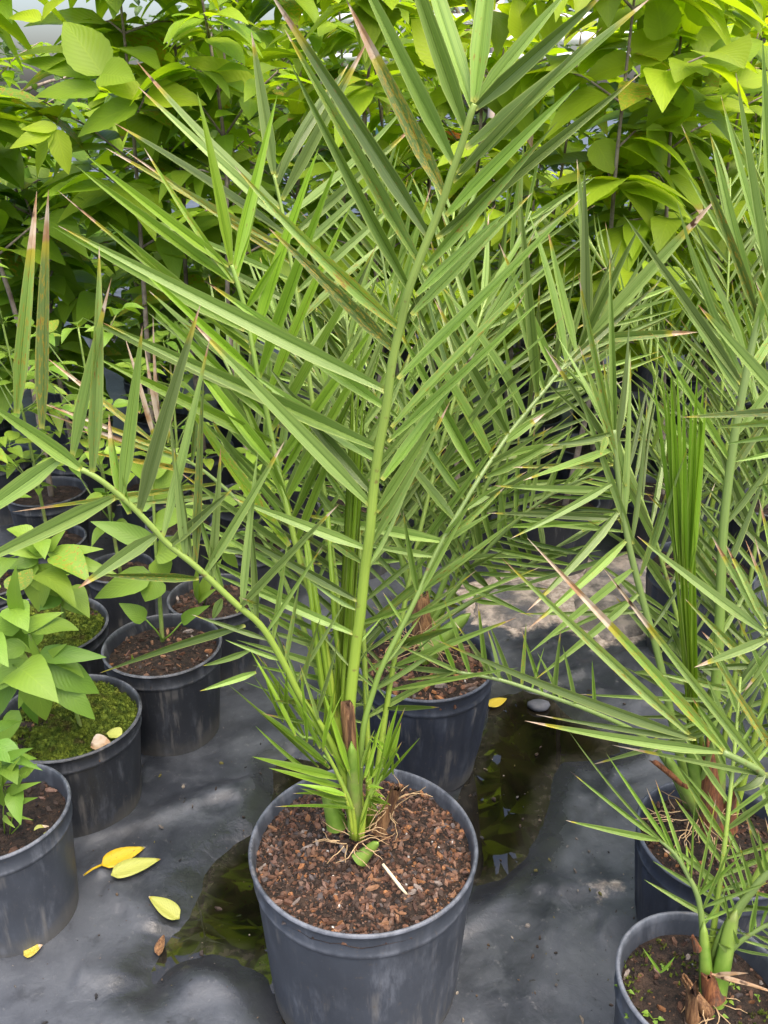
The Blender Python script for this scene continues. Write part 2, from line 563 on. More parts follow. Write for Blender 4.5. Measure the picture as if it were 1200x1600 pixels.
for poly in (PUD_R, PUD_L):
    cx = sum(p[0] for p in poly) / len(poly)
    cy = sum(p[1] for p in poly) / len(poly)
    x0, x1 = min(p[0] for p in poly) - .08, max(p[0] for p in poly) + .08
    y0, y1 = min(p[1] for p in poly) - .08, max(p[1] for p in poly) + .08
    xs, ys = np.arange(x0, x1, .02), np.arange(y0, y1, .02)
    XX, YY = np.meshgrid(xs, ys)
    sdw = polysdf(XX, YY, poly)
    keep = sdw < 0.055
    w = MB()
    ids = {}
    for j in range(len(ys)):
        for i in range(len(xs)):
            ids[i, j] = w.vert((xs[i], ys[j], 0.0), (0, 0), (float(np.clip(-sdw[j, i] / .07, 0, 1)), 0, 0, 1))
    for j in range(len(ys) - 1):
        for i in range(len(xs) - 1):
            if keep[j, i] and keep[j + 1, i] and keep[j, i + 1] and keep[j + 1, i + 1]:
                w.face((ids[i, j], ids[i + 1, j], ids[i + 1, j + 1], ids[i, j + 1]))
    tag(w.build('puddle', mw), kind='structure')


def ground_z(x, y):
    i, j = int(np.searchsorted(gx, x)), int(np.searchsorted(gy, y))
    return float(max(hgt[j - 2:j + 2, i - 2:i + 2].max(), 0.001))


# ------------------------------------------------------------------ pots and soil
def lathe(mb, prof, n=72, wob=None, m=0, ribs=None, wear=None):
    rows = []
    ph = R.uniform(0, 6)
    for (r, z) in prof:
        row = []
        for k in range(n):
            th = 2 * math.pi * k / n
            rr = r
            if wob:
                rr *= 1 + wob * (0.6 * math.sin(2 * th + ph) + 0.4 * math.sin(3 * th + 1.7 * ph))
            if ribs and ribs[1] < z < ribs[2]:
                rr += ribs[3] * (1 if math.sin(th * ribs[0] + ph) > 0.55 else 0)
            row.append(mb.vert((rr * math.cos(th), rr * math.sin(th), z), (k / n, z), (wear[len(rows)] if wear else 0, 0, 0, 1)))
        rows.append(row)
    for i in range(len(rows) - 1):
        for k in range(n):
            mb.face((rows[i][k], rows[i][(k + 1) % n], rows[i + 1][(k + 1) % n], rows[i + 1][k]), m)
    return rows


def pot_mesh(r, h, taper, mat, root, ribs=0, name='pot', n=96):
    mb = MB()
    rb = r * taper

    def ro(z):
        return rb + (r * 0.965 - rb) * min(1, z / (h * 0.93))
    b = h * 0.13   # height of the rim band
    prof = [(rb * 0.9, 0.0), (rb * 0.985, 0.0), (rb, 0.004), (ro(0.03), 0.03), (ro(h * .3), h * .3), (ro(h * .55), h * .55), (ro(h - b * 1.5), h - b * 1.5),
            (ro(h - b * 1.35), h - b * 1.35), (ro(h - b * 1.28) + .0025, h - b * 1.28), (ro(h - b * 1.1) + .003, h - b * 1.1),
            (ro(h - b * 1.02) + .0005, h - b * 1.02), (ro(h - b * .5), h - b * .5), (ro(h - b * .25) + .001, h - b * .25),
            (r * 0.985, h - b * .2), (r, h - b * .13), (r, h - .004), (r - .0015, h - .001), (r - .004, h), (r - .0065, h - .003),
            (r - .008, h - b * .4), (ro(h - b) - .006, h - b), (ro(h * .5) - .005, h * .5), (rb - .004, 0.012)]
    lathe(mb, prof, n, 0.008, 0, (ribs, 0.035, h - b * 1.45, 0.004) if ribs else None,
          wear=[0, .3, .3, .1, 0, 0, 0, .1, .8, .5, 0, 0, .1, .5, .8, .9, 1, 1, .8, .2, .2, 0, 0])
    o = mb.build(name, mat, root)
    return o


def blob_chip(mb, p, sx, sy, sz, c):
    """an irregular flat flake of bark"""
    a = R.uniform(0, 6.28)
    ca, sa = math.cos(a), math.sin(a)
    tx, ty = R.uniform(-.5, .5), R.uniform(-.5, .5)
    n = R.choice((4, 5, 5, 6))
    top, bot = [], []
    for k in range(n):
        th = 2 * math.pi * (k + R.uniform(-.3, .3)) / n
        x, y = sx * math.cos(th) * R.uniform(.75, 1.1), sy * math.sin(th) * R.uniform(.75, 1.1)
        for lst, zz in ((top, sz), (bot, -sz)):
            q = .82 if zz > 0 else 1
            X_, Y_ = x * q, y * q
            lst.append(mb.vert((p[0] + X_ * ca - Y_ * sa, p[1] + X_ * sa + Y_ * ca, p[2] + zz + X_ * tx + Y_ * ty), (0, 0), c))
    mb.face(top)
    mb.face(bot[::-1])
    for k in range(n):
        mb.face((bot[k], bot[(k + 1) % n], top[(k + 1) % n], top[k]))


CHIPC = [(0.10, 0.048, 0.027), (0.13, 0.066, 0.04), (0.07, 0.035, 0.022), (0.16, 0.088, 0.055), (0.04, 0.024, 0.017), (0.12, 0.078, 0.058),
         (0.13, 0.07, 0.042), (0.05, 0.03, 0.02), (0.032, 0.02, 0.015), (0.085, 0.042, 0.026), (0.055, 0.034, 0.024), (0.22, 0.10, 0.04), (0.06, 0.05, 0.048)]


def soil_mesh(r, z, root, chips=0, chipsize=0.006, moss=0.0, lump=0.008, seed=1, light=1.0):
    """soil disc at height z with radius r (local to root)"""
    mb = MB()
    nr, na = 26, 72
    rows = []

    def hh(x, y):
        return z + lump * (float(fbm(np.array(x * 30 + 50.), np.array(y * 30 + 50.), seed)) - .5) * 2 + 0.010 * (1 - (x * x + y * y) / (r * r))
    for i in range(nr):
        q = r * (i + 0.02) / (nr - 1)
        rows.append([mb.vert((q * math.cos(6.28318 * k / na), q * math.sin(6.28318 * k / na),
                              hh(q * math.cos(6.28318 * k / na), q * math.sin(6.28318 * k / na)))) for k in range(na)])
    for i in range(nr - 1):
        for k in range(na):
            mb.face((rows[i][k], rows[i][(k + 1) % na], rows[i + 1][(k + 1) % na], rows[i + 1][k]))
    so = mb.build('soil', M_SOIL, root)
    if chips:
        cb = MB()
        for i in range(chips):
            q = r * 0.98 * math.sqrt(R.random())
            a = R.uniform(0, 6.283)
            x, y = q * math.cos(a), q * math.sin(a)
            s = chipsize * (0.35 + 1.7 * R.random() ** 4.0)
            c = R.choice(CHIPC)
            g = R.uniform(.7, 1.35) * light
            blob_chip(cb, (x, y, hh(x, y) + s * .25), s * R.uniform(.8, 1.7), s * R.uniform(.5, .9), s * R.uniform(.15, .4),
                      (c[0] * g, c[1] * g, c[2] * g, 1))
        for i in range(chips // 45):
            q = r * 0.95 * math.sqrt(R.random())
            a = R.uniform(0, 6.283)
            x, y = q * math.cos(a), q * math.sin(a)
            s = chipsize * R.uniform(1.2, 2.3)
            c = R.choice(((.16, .10, .075), (.10, .055, .04), (.24, .13, .07), (.07, .045, .035), (.20, .17, .15)))
            blob_chip(cb, (x, y, hh(x, y) + s * .3), s * R.uniform(1, 1.9), s * R.uniform(.3, .7), s * R.uniform(.12, .3), c + (1,))
        for i in range(chips // 300):
            q = r * 0.95 * math.sqrt(R.random())
            a = R.uniform(0, 6.283)
            x, y = q * math.cos(a), q * math.sin(a)
            blob_chip(cb, (x, y, hh(x, y) + .002), .0022, .0019, .0015, (.5, .48, .44, 1))
        tag(cb.build('bark_chip', M_CHIP, so, smooth=False), kind='stuff')
    if moss:
        ms = MB()
        if moss > 1:
            thr = .27
            gn = 70
            gid = {}
            for j in range(gn):
                for i in range(gn):
                    x, y = r * (2 * i / (gn - 1) - 1), r * (2 * j / (gn - 1) - 1)
                    dn = float(fbm(np.array(x * 22 + 9.), np.array(y * 22 + 3.), seed + 5, 3)) - thr
                    if x * x + y * y < (r * .985) ** 2 and dn > 0:
                        fine = float(fbm(np.array(x * 160 + 9.), np.array(y * 160 + 3.), seed + 8, 3))
                        gid[i, j] = ms.vert((x, y, hh(x, y) - .002 + min(.016, dn * .07) + .006 * fine))
            for (i, j), a in gid.items():
                q = [(i, j), (i + 1, j), (i + 1, j + 1), (i, j + 1)]
                if all(z_ in gid for z_ in q):
                    ms.face([gid[z_] for z_ in q])
        for i in range(int(3600 * moss)):
            q = r * 0.99 * math.sqrt(R.random())
            a = R.uniform(0, 6.283)
            x, y = q * math.cos(a), q * math.sin(a)
            dens = float(fbm(np.array(x * 22 + 9.), np.array(y * 22 + 3.), seed + 5, 3))
            if dens < 0.40 - .20 * min(1, moss - .5):
                continue
            b = V((x, y, hh(x, y) - .002 + (min(.016, max(0, dens - .27) * .07) + .003 if moss > 1 else (dens - .4) * .03)))
            for j in range(4):
                d = V((R.uniform(-1, 1), R.uniform(-1, 1), R.uniform(.5, 1.5))).normalized() * R.uniform(.003, .007)
                s = d.cross(V((R.random(), R.random(), .1))).normalized() * .0014
                ms.face((ms.vert(b - s), ms.vert(b + s), ms.vert(b + d)))
        # a soft cushion below the tufts
        tag(ms.build('moss', M_MOSS, so, smooth=False), kind='stuff')
    return so, hh


# ------------------------------------------------------------------ leaves
def leaflet(mb, B, T, w, N, bend=0.0, fold=0.55, c=(.5, 0, 0, 1), rows=9, twist=0.0, cut=0.0, m=0, bulge=.22):
    """lance-shaped palm leaflet folded along its midrib. N: the face normal"""
    d = T - B
    L = d.length
    if L < 1e-5:
        return
    d = d / L
    N = (N - d * N.dot(d))
    if N.length < 1e-4:
        N = d.cross(V((.3, .2, .9)))
    N.normalize()
    S0 = d.cross(N)
    vv = []
    for i in range(rows):
        s = i / (rows - 1)
        s = s * (1 - cut) if cut else s
        pr = min(1.0, .38 + .62 * (s / bulge)) if s < bulge else 1.0
        pr *= max(0.0, 1 - ((s - bulge) / (1 - bulge)) ** 1.7) ** .85 if s > bulge else 1
        if i == rows - 1 and not cut:
            pr = 0.02
        a = twist * s
        S = S0 * math.cos(a) + N * math.sin(a)
        Nn = N * math.cos(a) - S0 * math.sin(a)
        C = B + d * (L * s) + N * (bend * L * 4 * s * (1 - s) * .5 - bend * L * s * s * .5)
        hw = w * .5 * pr
        cc = C - Nn * (hw * fold * .5)
        e = Nn * (hw * fold * .5)
        ca = math.sqrt(max(0.1, 1 - (fold * .5) ** 2))
        vv.append((mb.vert(C - S * hw * ca + e, (-1, s), c), mb.vert(cc, (-.0, s), c), mb.vert(cc, (.0, s), c), mb.vert(C + S * hw * ca + e, (1, s), c)))
    for i in range(rows - 1):
        a, b = vv[i], vv[i + 1]
        mb.face((a[0], a[1], b[1], b[0]), m)
        mb.face((a[2], a[3], b[3], b[2]), m)


def spline(pts, n):
    """Catmull-Rom through pts"""
    out = []
    m = len(pts)
    for i in range(n):
        u = i / (n - 1) * (m - 1)
        k = min(int(u), m - 2)
        f = u - k
        p0, p1, p2, p3 = pts[max(k - 1, 0)], pts[k], pts[k + 1], pts[min(k + 2, m - 1)]
        out.append(0.5 * ((2 * p1) + (p2 - p0) * f + (2 * p0 - 5 * p1 + 4 * p2 - p3) * f * f + (3 * p1 - p0 - 3 * p2 + p3) * f ** 3))
    return out


def nearest_y(rpts, px, py):
    """depth of the stalk near an image point"""
    best, by = 1e9, rpts[0][2]
    for i in range(len(rpts) - 1):
        ax, ay, aY = rpts[i]
        bx, by_, bY = rpts[i + 1]
        ex, ey = bx - ax, by_ - ay
        tt = max(0, min(1, ((px - ax) * ex + (py - ay) * ey) / (ex * ex + ey * ey + 1e-9)))
        dd = (px - ax - tt * ex) ** 2 + (py - ay - tt * ey) ** 2
        if dd < best:
            best, by = dd, aY + tt * (bY - aY)
    return by


def lfc(hue=None, tip=None, spot=None, tipp=.45):
    h = R.random() if hue is None else max(0, min(1, hue + R.uniform(-.22, .22)))
    if tip is None:
        tip = R.uniform(.03, .12) if R.random() < tipp else 0.0
    if spot is None:
        spot = R.uniform(.1, .45) if R.random() < .24 else 0
    return (h, tip, spot, R.choice((.5, .65, .8, .95, 1.0, 1.1, 1.25)))


def frond(root, rp, leaves, r0=.008, r1=.0025, mat=None, smat=None, hue=.4, dyl=(-.03, .09), auto=None, flat=.6, label=None, tipp=.45,
          wscale=1.0):
    """rp: stalk as (px, py, depth); leaves: (bx, by, tx, ty, width px[, dict])"""
    mat = mat or M_PALM
    smat = smat or (M_STALKD if root is not palm or hue == .45 else M_STALK)
    pts = spline([P(*q) for q in rp], 4 * len(rp) + 2)
    mb = MB()
    view = V((0, -1, .25)).normalized()
    for lv in leaves:
        bx, by, tx, ty, wpx = lv[:5]
        o = lv[5] if len(lv) > 5 else {}
        yb = o.get('Y') or nearest_y(rp, bx, by)
        Bp = P(bx, by, yb)
        yt = yb + o.get('dy', R.uniform(*dyl))
        Tp = P(tx, ty, yt)
        N = (view + V((R.uniform(-1, 1), R.uniform(-.2, .2), R.uniform(-.5, 1))) * flat).normalized()
        leaflet(mb, Bp, Tp, wpx * wscale * yb / FPX * 1.12, N, bend=o.get('bend', R.uniform(-.04, .06) if R.random() < .85 else R.uniform(-.12, .14)), fold=R.uniform(.45, 1.0),
                c=lfc(o.get('hue', hue), o.get('tip'), o.get('spot'), tipp), twist=R.uniform(-.5, .5), cut=o.get('cut', 0.0), rows=10)
    if auto:
        auto_leaflets(mb, pts, hue=hue, tipp=tipp, **auto)
    f = mb.build('frond', mat)
    sb = MB()
    n = len(pts)
    sb.tube(pts, [r0 + (r1 - r0) * (i / (n - 1)) ** .6 for i in range(n)], 8, squash=(V((0, -1, .2)), .75))
    s = sb.build('leaf_stalk', smat)
    if label:
        f['label'] = label
    under(f, root)
    s.parent = f
    s.data.transform(__import__('mathutils').Matrix.Translation(-V(root.location)))
    return f


def auto_leaflets(mb, pts, n=16, lmax=.3, w=.013, start=.25, side=None, vee=.35, a0=58, a1=22, hue=.4, tipp=.4, jit=.14, ends=True, m=0, rows=8,
                  lmin=.45):
    cum = [0]
    for i in range(1, len(pts)):
        cum.append(cum[-1] + (pts[i] - pts[i - 1]).length)
    Lt = cum[-1]
    nh = V(side) if side is not None else None

    def at(s):
        x = s * Lt
        for i in range(1, len(pts)):
            if cum[i] >= x:
                f = (x - cum[i - 1]) / max(1e-9, cum[i] - cum[i - 1])
                return pts[i - 1].lerp(pts[i], f), (pts[i] - pts[i - 1]).normalized()
        return pts[-1], (pts[-1] - pts[-2]).normalized()
    for i in range(n):
        for sg in (-1, 1):
            s = start + (1 - start) * (i + .5 * (sg > 0) + R.uniform(-.25, .25)) / n
            s = max(start * .9, min(1.0, s))
            p, tg = at(s)
            nn = nh if nh is not None else V((0, -1, .3))
            sd = tg.cross(nn)
            if sd.length < 1e-3:
                sd = tg.cross(V((1, 0, 0)))
            sd.normalize()
            up = sd.cross(tg).normalized()
            q = (s - start) / (1 - start)
            a = rad(a0 + (a1 - a0) * q + R.uniform(-9, 9))
            prof = lmin + (1 - lmin) * math.sin(math.pi * min(1, .12 + q * .75)) ** .8
            prof *= (1 - .35 * q)
            L = lmax * prof * R.uniform(1 - jit, 1 + jit)
            ve = vee + R.uniform(-.35, .35)
            d = (tg * math.cos(a) + (sd * sg * math.cos(ve) + up * math.sin(ve)) * math.sin(a)).normalized()
            T = p + d * L + V((0, 0, -.06 * L))
            N = (up + sd * R.uniform(-.6, .6)).normalized()
            cut_ = R.uniform(.08, .3) if R.random() < .05 else 0
            leaflet(mb, p, T, w * 1.0 * R.uniform(.65, 1.2) * (.75 + .25 * prof), N, bend=R.uniform(-.06, .04) if R.random() < .85 else R.uniform(-.2, .16), fold=R.uniform(.5, 1.1), cut=cut_,
                    c=lfc(hue, None, None, tipp), twist=R.uniform(-.5, .5), rows=rows, m=m)


def frond3(root, base, az, lean0, lean1, L, n=16, lmax=.28, w=.012, r0=.006, r1=.002, hue=.4, mat=None, start=.22, twist=0.0, tipp=.4, smat=None, cup=.35):
    """free-standing arching frond: azimuth az (0 = away from the camera), lean from vertical at base and tip"""
    pts = [V(base)]
    m = 14
    for i in range(m):
        f = (i + .5) / m
        th = rad(lean0 + (lean1 - lean0) * f ** 1.3)
        d = V((math.sin(th) * math.sin(rad(az)), math.sin(th) * math.cos(rad(az)), math.cos(th)))
        pts.append(pts[-1] + d * (L / m))
    mb = MB()
    side = V((-math.sin(rad(az)) * .8 + twist, -math.cos(rad(az)) * .8, .7))
    auto_leaflets(mb, pts, n, lmax, w, start, side, cup, hue=hue, tipp=tipp)
    f = mb.build('frond', mat or M_PALM)
    sb = MB()
    sb.tube(pts, [r0 + (r1 - r0) * (i / m) ** .8 for i in range(m + 1)], 7)
    s = sb.build('leaf_stalk', smat or M_STALK)
    under(f, root)
    s.parent = f
    s.data.transform(__import__('mathutils').Matrix.Translation(-V(root.location)))
    return f


def fibres(name, root, center, n, spread, length, mat=None, up=.4):
    mb = MB()
    for i in range(n):
        a = R.uniform(0, 6.283)
        p = V(center) + V((math.cos(a), math.sin(a), 0)) * spread * R.random() + V((0, 0, R.uniform(0, .02)))
        d = V((math.cos(a) + R.uniform(-.8, .8), math.sin(a) + R.uniform(-.8, .8), R.uniform(-.1, up))).normalized()
        pts = [p]
        for k in range(5):
            d = (d + V((R.uniform(-.5, .5), R.uniform(-.5, .5), R.uniform(-.5, .25)))).normalized()
            q = pts[-1] + d * length * R.uniform(.12, .3)
            q.z = max(q.z, center[2] + .002)
            pts.append(q)
        mb.tube(pts, [.0009, .0009, .0008, .0007, .0006, .0004], 4, cap=False)
    o = mb.build(name, mat or M_FIBRE)
    return under(o, root)


def stub(name, root, p0, p1, w0, w1, thick, mat, curl=0.0, label=None, ragged=None):
    """strap-shaped leaf base from p0 to p1, convex outwards"""
    mb = MB()
    d = (p1 - p0)
    L = d.length
    d.normalize()
    view = V((0, -1, .3))
    S = d.cross(view).normalized()
    N = S.cross(d).normalized()
    rows = []
    nr, nc = 9, 10
    if ragged is None:
        ragged = mat in (M_SHEATH, M_REDSHEATH)
    if ragged:
        thick *= .45
    jag = [R.uniform(-.22, .10) for _ in range(nc)] if ragged else [0] * nc
    for i in range(nr):
        s = i / (nr - 1)
        w = (w0 + (w1 - w0) * s ** .8) * (1 if ragged else (1 - .9 * max(0, (s - .8) / .2) ** 2))
        th_ = thick * (1 - .6 * s)
        front, back = [], []
        for k in range(nc):
            u = -1 + 2 * k / (nc - 1)
            q = p0 + d * (L * (s + jag[k] * max(0, s - .5) * 2)) + S * (u * w * .5) - N * (u * u * w * .35) + N * (curl * L * s * s + (.006 * jag[k] * s if ragged else 0))
            front.append(mb.vert(q + N * th_, (u, s)))
            back.append(mb.vert(q - N * th_ * .2, (u, s)))
        rows.append(front + back[::-1])
    n = nc * 2
    for i in range(nr - 1):
        for k in range(n):
            mb.face((rows[i][k], rows[i][(k + 1) % n], rows[i + 1][(k + 1) % n], rows[i + 1][k]))
    mb.face(rows[-1])
    o = mb.build(name, mat)
    if label:
        o['label'] = label
    return under(o, root)


def broadleaf(mb, B, d, N, L, W, droop=.25, fold=.25, c=(.5, 0, 0, 1), rows=8, petiole=.0, serr=.0, wave=.02, shape=1.0, m=0):
    """ovate leaf blade from B along d"""
    d = d.normalized()
    N = N - d * N.dot(d)
    if N.length < 1e-4:
        N = V((0, 0, 1)) - d * d.z
    N.normalize()
    S = d.cross(N)
    if petiole:
        mb.tube([B, B + d * petiole * .5, B + d * petiole], [.0012, .001, .001], 4, c=(c[0], 0, 0, 1), m=m, cap=False)
        B = B + d * petiole
    vv = []
    ph = R.uniform(0, 6)
    for i in range(rows):
        s = i / (rows - 1)
        pr = (math.sin(math.pi * min(1, s ** (.72 * shape))) ** .85) if 0 < s < 1 else 0.02
        if serr and 0 < i < rows - 1:
            pr *= 1 + serr * (1 if i % 2 else -1)
        ang = droop * s
        C = B + d * (L * s * math.cos(ang * .6)) - N * (L * s * math.sin(ang))
        hw = W * .5 * pr
        up = N * (hw * fold)
        wv = N * (wave * L * math.sin(s * 11 + ph) * pr)
        wv2 = N * (wave * L * math.sin(s * 9 + ph + 2) * pr)
        a = mb.vert(C - S * hw + up + wv, (-1, s), c)
        b = mb.vert(C - S * hw * .5 + up * .35 + wv * .3, (-.5, s), c)
        e = mb.vert(C, (0, s), c)
        f = mb.vert(C + S * hw * .5 + up * .35 + wv2 * .3, (.5, s), c)
        g = mb.vert(C + S * hw + up + wv2, (1, s), c)
        vv.append((a, b, e, f, g))
    for i in range(rows - 1):
        for k in range(4):
            mb.face((vv[i][k], vv[i][k + 1], vv[i + 1][k + 1], vv[i + 1][k]), m)


# ================================================================== the palm in the front pot
MAIN = (-.031, 1.028)
palm = thing('potted_palm', 'tall feather palm with long upright fronds in the large dusty grey-black pot at the front', 'potted palm',
             (MAIN[0], MAIN[1], 0.006), 'potted feather palms')
pot_mesh(.1725, .298, .86, M_POT, palm, n=128)
soil_mesh(.166, .272, palm, chips=6000, chipsize=.0034, lump=.009, seed=3, light=1.0)
YB = 1.03
# upright front frond
frond(palm, [(553, 1290, YB), (548, 1180, YB), (546, 1115, YB), (555, 1020, 1.035), (563, 960, 1.035), (570, 890, 1.035), (578, 830, 1.03), (584, 760, 1.03), (592, 700, 1.025), (604, 635, 1.02),
             (612, 570, 1.015), (625, 510, 1.01), (638, 455, 1.0), (656, 405, .995), (678, 350, .99), (693, 310, .985), (706, 270, .98), (722, 225, .975), (735, 180, .97), (742, 163, .97)],
      [(727, 203, 610, -140, 25, dict(tip=0)), (740, 172, 625, -190, 25, dict(tip=0)), (741, 160, 780, -190, 27, dict(tip=0)),
       (709, 256, 540, -85, 23, dict(tip=0)), (694, 304, 540, -4, 23, dict(tip=.30, spot=.6)), (672, 373, 415, -25, 23, dict(tip=.17)), (656, 412, 445, 46, 22, dict(tip=.06, spot=.3)),
       (642, 457, 452, 97, 20, dict(tip=0)), (628, 515, 362, 262, 22, dict(spot=.5, tip=0.05)), (618, 550, 420, 355, 20, dict(tip=.06, spot=.5)),
       (608, 612, 88, 352, 25, dict(tip=.03)), (604, 638, 320, 438, 22), (595, 702, 162, 505, 26, dict(tip=.02)), (590, 720, 395, 585, 22), (583, 772, 418, 573, 22, dict(tip=0)), (580, 790, 298, 500, 24),
       (573, 857, 362, 778, 18, dict(tip=.05)), (568, 880, 470, 810, 14), (558, 938, 330, 812, 18), (552, 990, 332, 895, 16), (556, 952, 480, 905, 12),
       (743, 158, 892, -22, 20, dict(tip=0)), (741, 170, 948, -14, 21, dict(tip=.08)), (728, 232, 1020, -4, 22, dict(tip=.12)), (715, 272, 925, 68, 19), (708, 285, 940, 40, 15), (697, 337, 905, 128, 18, dict(tip=0)),
       (682, 372, 1003, 113, 20, dict(tip=.04)), (662, 420, 870, 190, 18), (643, 492, 832, 300, 18), (650, 462, 790, 330, 15), (622, 592, 908, 312, 18, dict(tip=.04)), (612, 668, 870, 398, 18), (606, 690, 850, 465, 15),
       (597, 750, 742, 552, 18), (588, 800, 690, 640, 17), (580, 850, 704, 630, 15), (575, 885, 642, 755, 12),
       (545, 1040, 497, 985, 5, dict(hue=.9)), (544, 1062, 500, 1020, 5), (548, 1090, 505, 1140, 4), (556, 1010, 600, 960, 6), (553, 1050, 585, 1000, 5)],
      r0=.0098, r1=.0032, hue=.35, dyl=(-.02, .10), flat=.5)
# drooping frond arching to the left over the small pots
frond(palm, [(556, 1275, YB), (530, 1190, 1.02), (505, 1140, 1.015), (470, 1090, 1.01), (440, 1030, 1.005), (408, 978, 1.0), (370, 945, .995), (330, 907, .99), (300, 880, .985), (262, 850, .98), (240, 826, .975), (210, 795, .97), (180, 768, .965), (152, 747, .96), (127, 733, .958)],
      [(127, 733, -20, 628, 26, dict(bend=-.12, tip=0, dy=-.02)), (66, 670, 74, 296, 22, dict(tip=.2, spot=.5, Y=.955)), (26, 646, 57, 300, 22, dict(tip=.25, spot=.4, Y=.955)),
       (144, 738, 157, 388, 21, dict(tip=.05)), (114, 711, 174, 434, 27, dict(tip=.18, Y=.96)), (190, 777, 223, 508, 21, dict(tip=.05)), (217, 802, 310, 478, 24, dict(tip=.08, hue=1.0)),
       (255, 838, 330, 528, 20, dict(tip=.1, hue=.9)), (203, 803, 166, 648, 20, dict(tip=.25, bend=.2, hue=.1)), (179, 777, -60, 892, 29, dict(bend=-.06, tip=.05)), (95, 715, -80, 838, 29, dict(tip=0)),
       (245, 835, 122, 918, 24, dict(tip=.15, bend=-.05)), (310, 904, 152, 898, 16, dict(hue=.1, tip=0)), (383, 977, 158, 1048, 17, dict(tip=.03, bend=-.06)), (390, 1016, 315, 1042, 12), (400, 1050, 312, 1080, 13, dict(tip=.03)),
       (262, 855, 363, 764, 18, dict(tip=.05)), (317, 900, 446, 688, 17, dict(tip=.12)), (305, 888, 318, 588, 15, dict(hue=.9)), (330, 908, 345, 700, 16, dict(hue=.9)), (290, 870, 272, 700, 15, dict(hue=.9)), (369, 956, 528, 788, 15, dict(tip=.1)),
       (378, 955, 402, 705, 14, dict(hue=.9)), (347, 936, 332, 968, 16), (402, 976, 392, 790, 14), (415, 990, 505, 850, 10), (300, 876, 262, 640, 14, dict(hue=1)), (432, 1020, 380, 930, 8), (445, 1040, 470, 900, 9), (455, 1062, 420, 960, 8), (470, 1085, 500, 960, 8), (480, 1105, 440, 1000, 8), (492, 1122, 530, 1000, 8), (500, 1135, 470, 1040, 7), (440, 1032, 352, 1000, 9), (420, 1000, 300, 960, 10), (460, 1070, 540, 940, 8), (350, 928, 300, 770, 12), (425, 1010, 450, 840, 10)],
      r0=.0058, r1=.0034, hue=.62, dyl=(-.03, .03), flat=.45)
# right-hand frond
frond(palm, [(560, 1285, 1.03), (566, 1150, 1.035), (585, 1075, 1.045), (600, 1035, 1.05), (625, 985, 1.06), (650, 935, 1.07), (679, 869, 1.09), (710, 812, 1.11), (749, 747, 1.14), (769, 717, 1.16), (794, 680, 1.19), (820, 647, 1.22), (850, 611, 1.25), (885, 568, 1.29), (922, 526, 1.33)],
      [(850, 611, 790, 415, 15), (840, 620, 812, 304, 16, dict(tip=0)), (820, 647, 690, 438, 17), (794, 680, 678, 468, 18, dict(hue=.1)), (769, 717, 640, 492, 20, dict(hue=.1)), (749, 747, 618, 505, 20, dict(hue=.1)), (727, 780, 632, 640, 17), (710, 812, 615, 695, 17),
       (694, 846, 466, 802, 20, dict(tip=.08)), (679, 869, 560, 850, 12), (668, 898, 548, 998, 15, dict(tip=.12)), (652, 925, 630, 800, 12), (640, 950, 500, 994, 10, dict(tip=.08)), (632, 976, 598, 925, 6),
       (790, 690, 852, 645, 14, dict(tip=.3)), (757, 745, 905, 668, 16, dict(bend=.1)), (775, 715, 880, 690, 12), (730, 795, 822, 735, 12), (700, 840, 790, 760, 12), (655, 930, 742, 770, 11), (690, 850, 770, 800, 10),
       (922, 526, 1121, 309, 22, dict(tip=.22, hue=.9)), (920, 522, 903, 248, 17, dict(tip=.05, hue=.9)), (916, 524, 913, 262, 15, dict(hue=.9)), (928, 530, 1092, 518, 15, dict(tip=.25)), (900, 550, 855, 360, 14), (905, 545, 1000, 350, 14), (885, 568, 830, 330, 15), (880, 575, 1030, 440, 13), (870, 590, 780, 380, 13),
       (592, 1055, 560, 1010, 5), (586, 1075, 545, 1040, 5), (575, 1110, 570, 1060, 5), (600, 1040, 660, 960, 7)],
      r0=.005, r1=.0024, hue=.45, dyl=(-.02, .10), flat=.55)
# bright younger frond leaning up to the left
frond(palm, [(550, 1285, 1.035), (535, 1180, 1.04), (508, 1010, 1.06), (490, 940, 1.075), (470, 880, 1.085), (450, 800, 1.1), (432, 720, 1.12), (418, 650, 1.14), (400, 570, 1.15), (386, 495, 1.165), (372, 445, 1.17), (362, 414, 1.175)],
      [(361, 413, 309, 143, 19, dict(hue=1.4, tip=0)), (366, 420, 432, 150, 17, dict(tip=0)), (370, 432, 428, 172, 13), (358, 416, 133, 243, 16, dict(tip=0)), (363, 440, 121, 262, 18, dict(tip=0)), (366, 442, 222, 230, 10, dict(tip=.1, spot=.4)), (382, 515, 83, 354, 18), (388, 535, 90, 300, 9, dict(tip=.2)),
       (394, 551, 167, 346, 20, dict(tip=0)), (412, 620, 129, 496, 22, dict(tip=0)), (420, 655, 227, 468, 18, dict(tip=0)), (430, 695, 150, 558, 22, dict(tip=0)), (440, 740, 268, 520, 20, dict(tip=0)), (455, 800, 356, 568, 14, dict(tip=0)), (452, 853, 268, 598, 22, dict(tip=0)), (405, 590, 205, 405, 14),
       (393, 545, 496, 230, 20, dict(tip=0)), (405, 590, 527, 250, 20, dict(tip=0)), (415, 628, 547, 318, 18, dict(tip=0)), (425, 672, 588, 385, 18), (436, 720, 594, 498, 20, dict(tip=0)), (448, 780, 593, 520, 18, dict(tip=0)), (456, 815, 580, 560, 16), (462, 850, 545, 640, 14), (386, 480, 440, 392, 14), (440, 745, 520, 600, 13)],
      r0=.0062, r1=.0028, mat=M_YOUNG, smat=M_STALKY, hue=.4, dyl=(-.02, .10), flat=.5, tipp=.15)
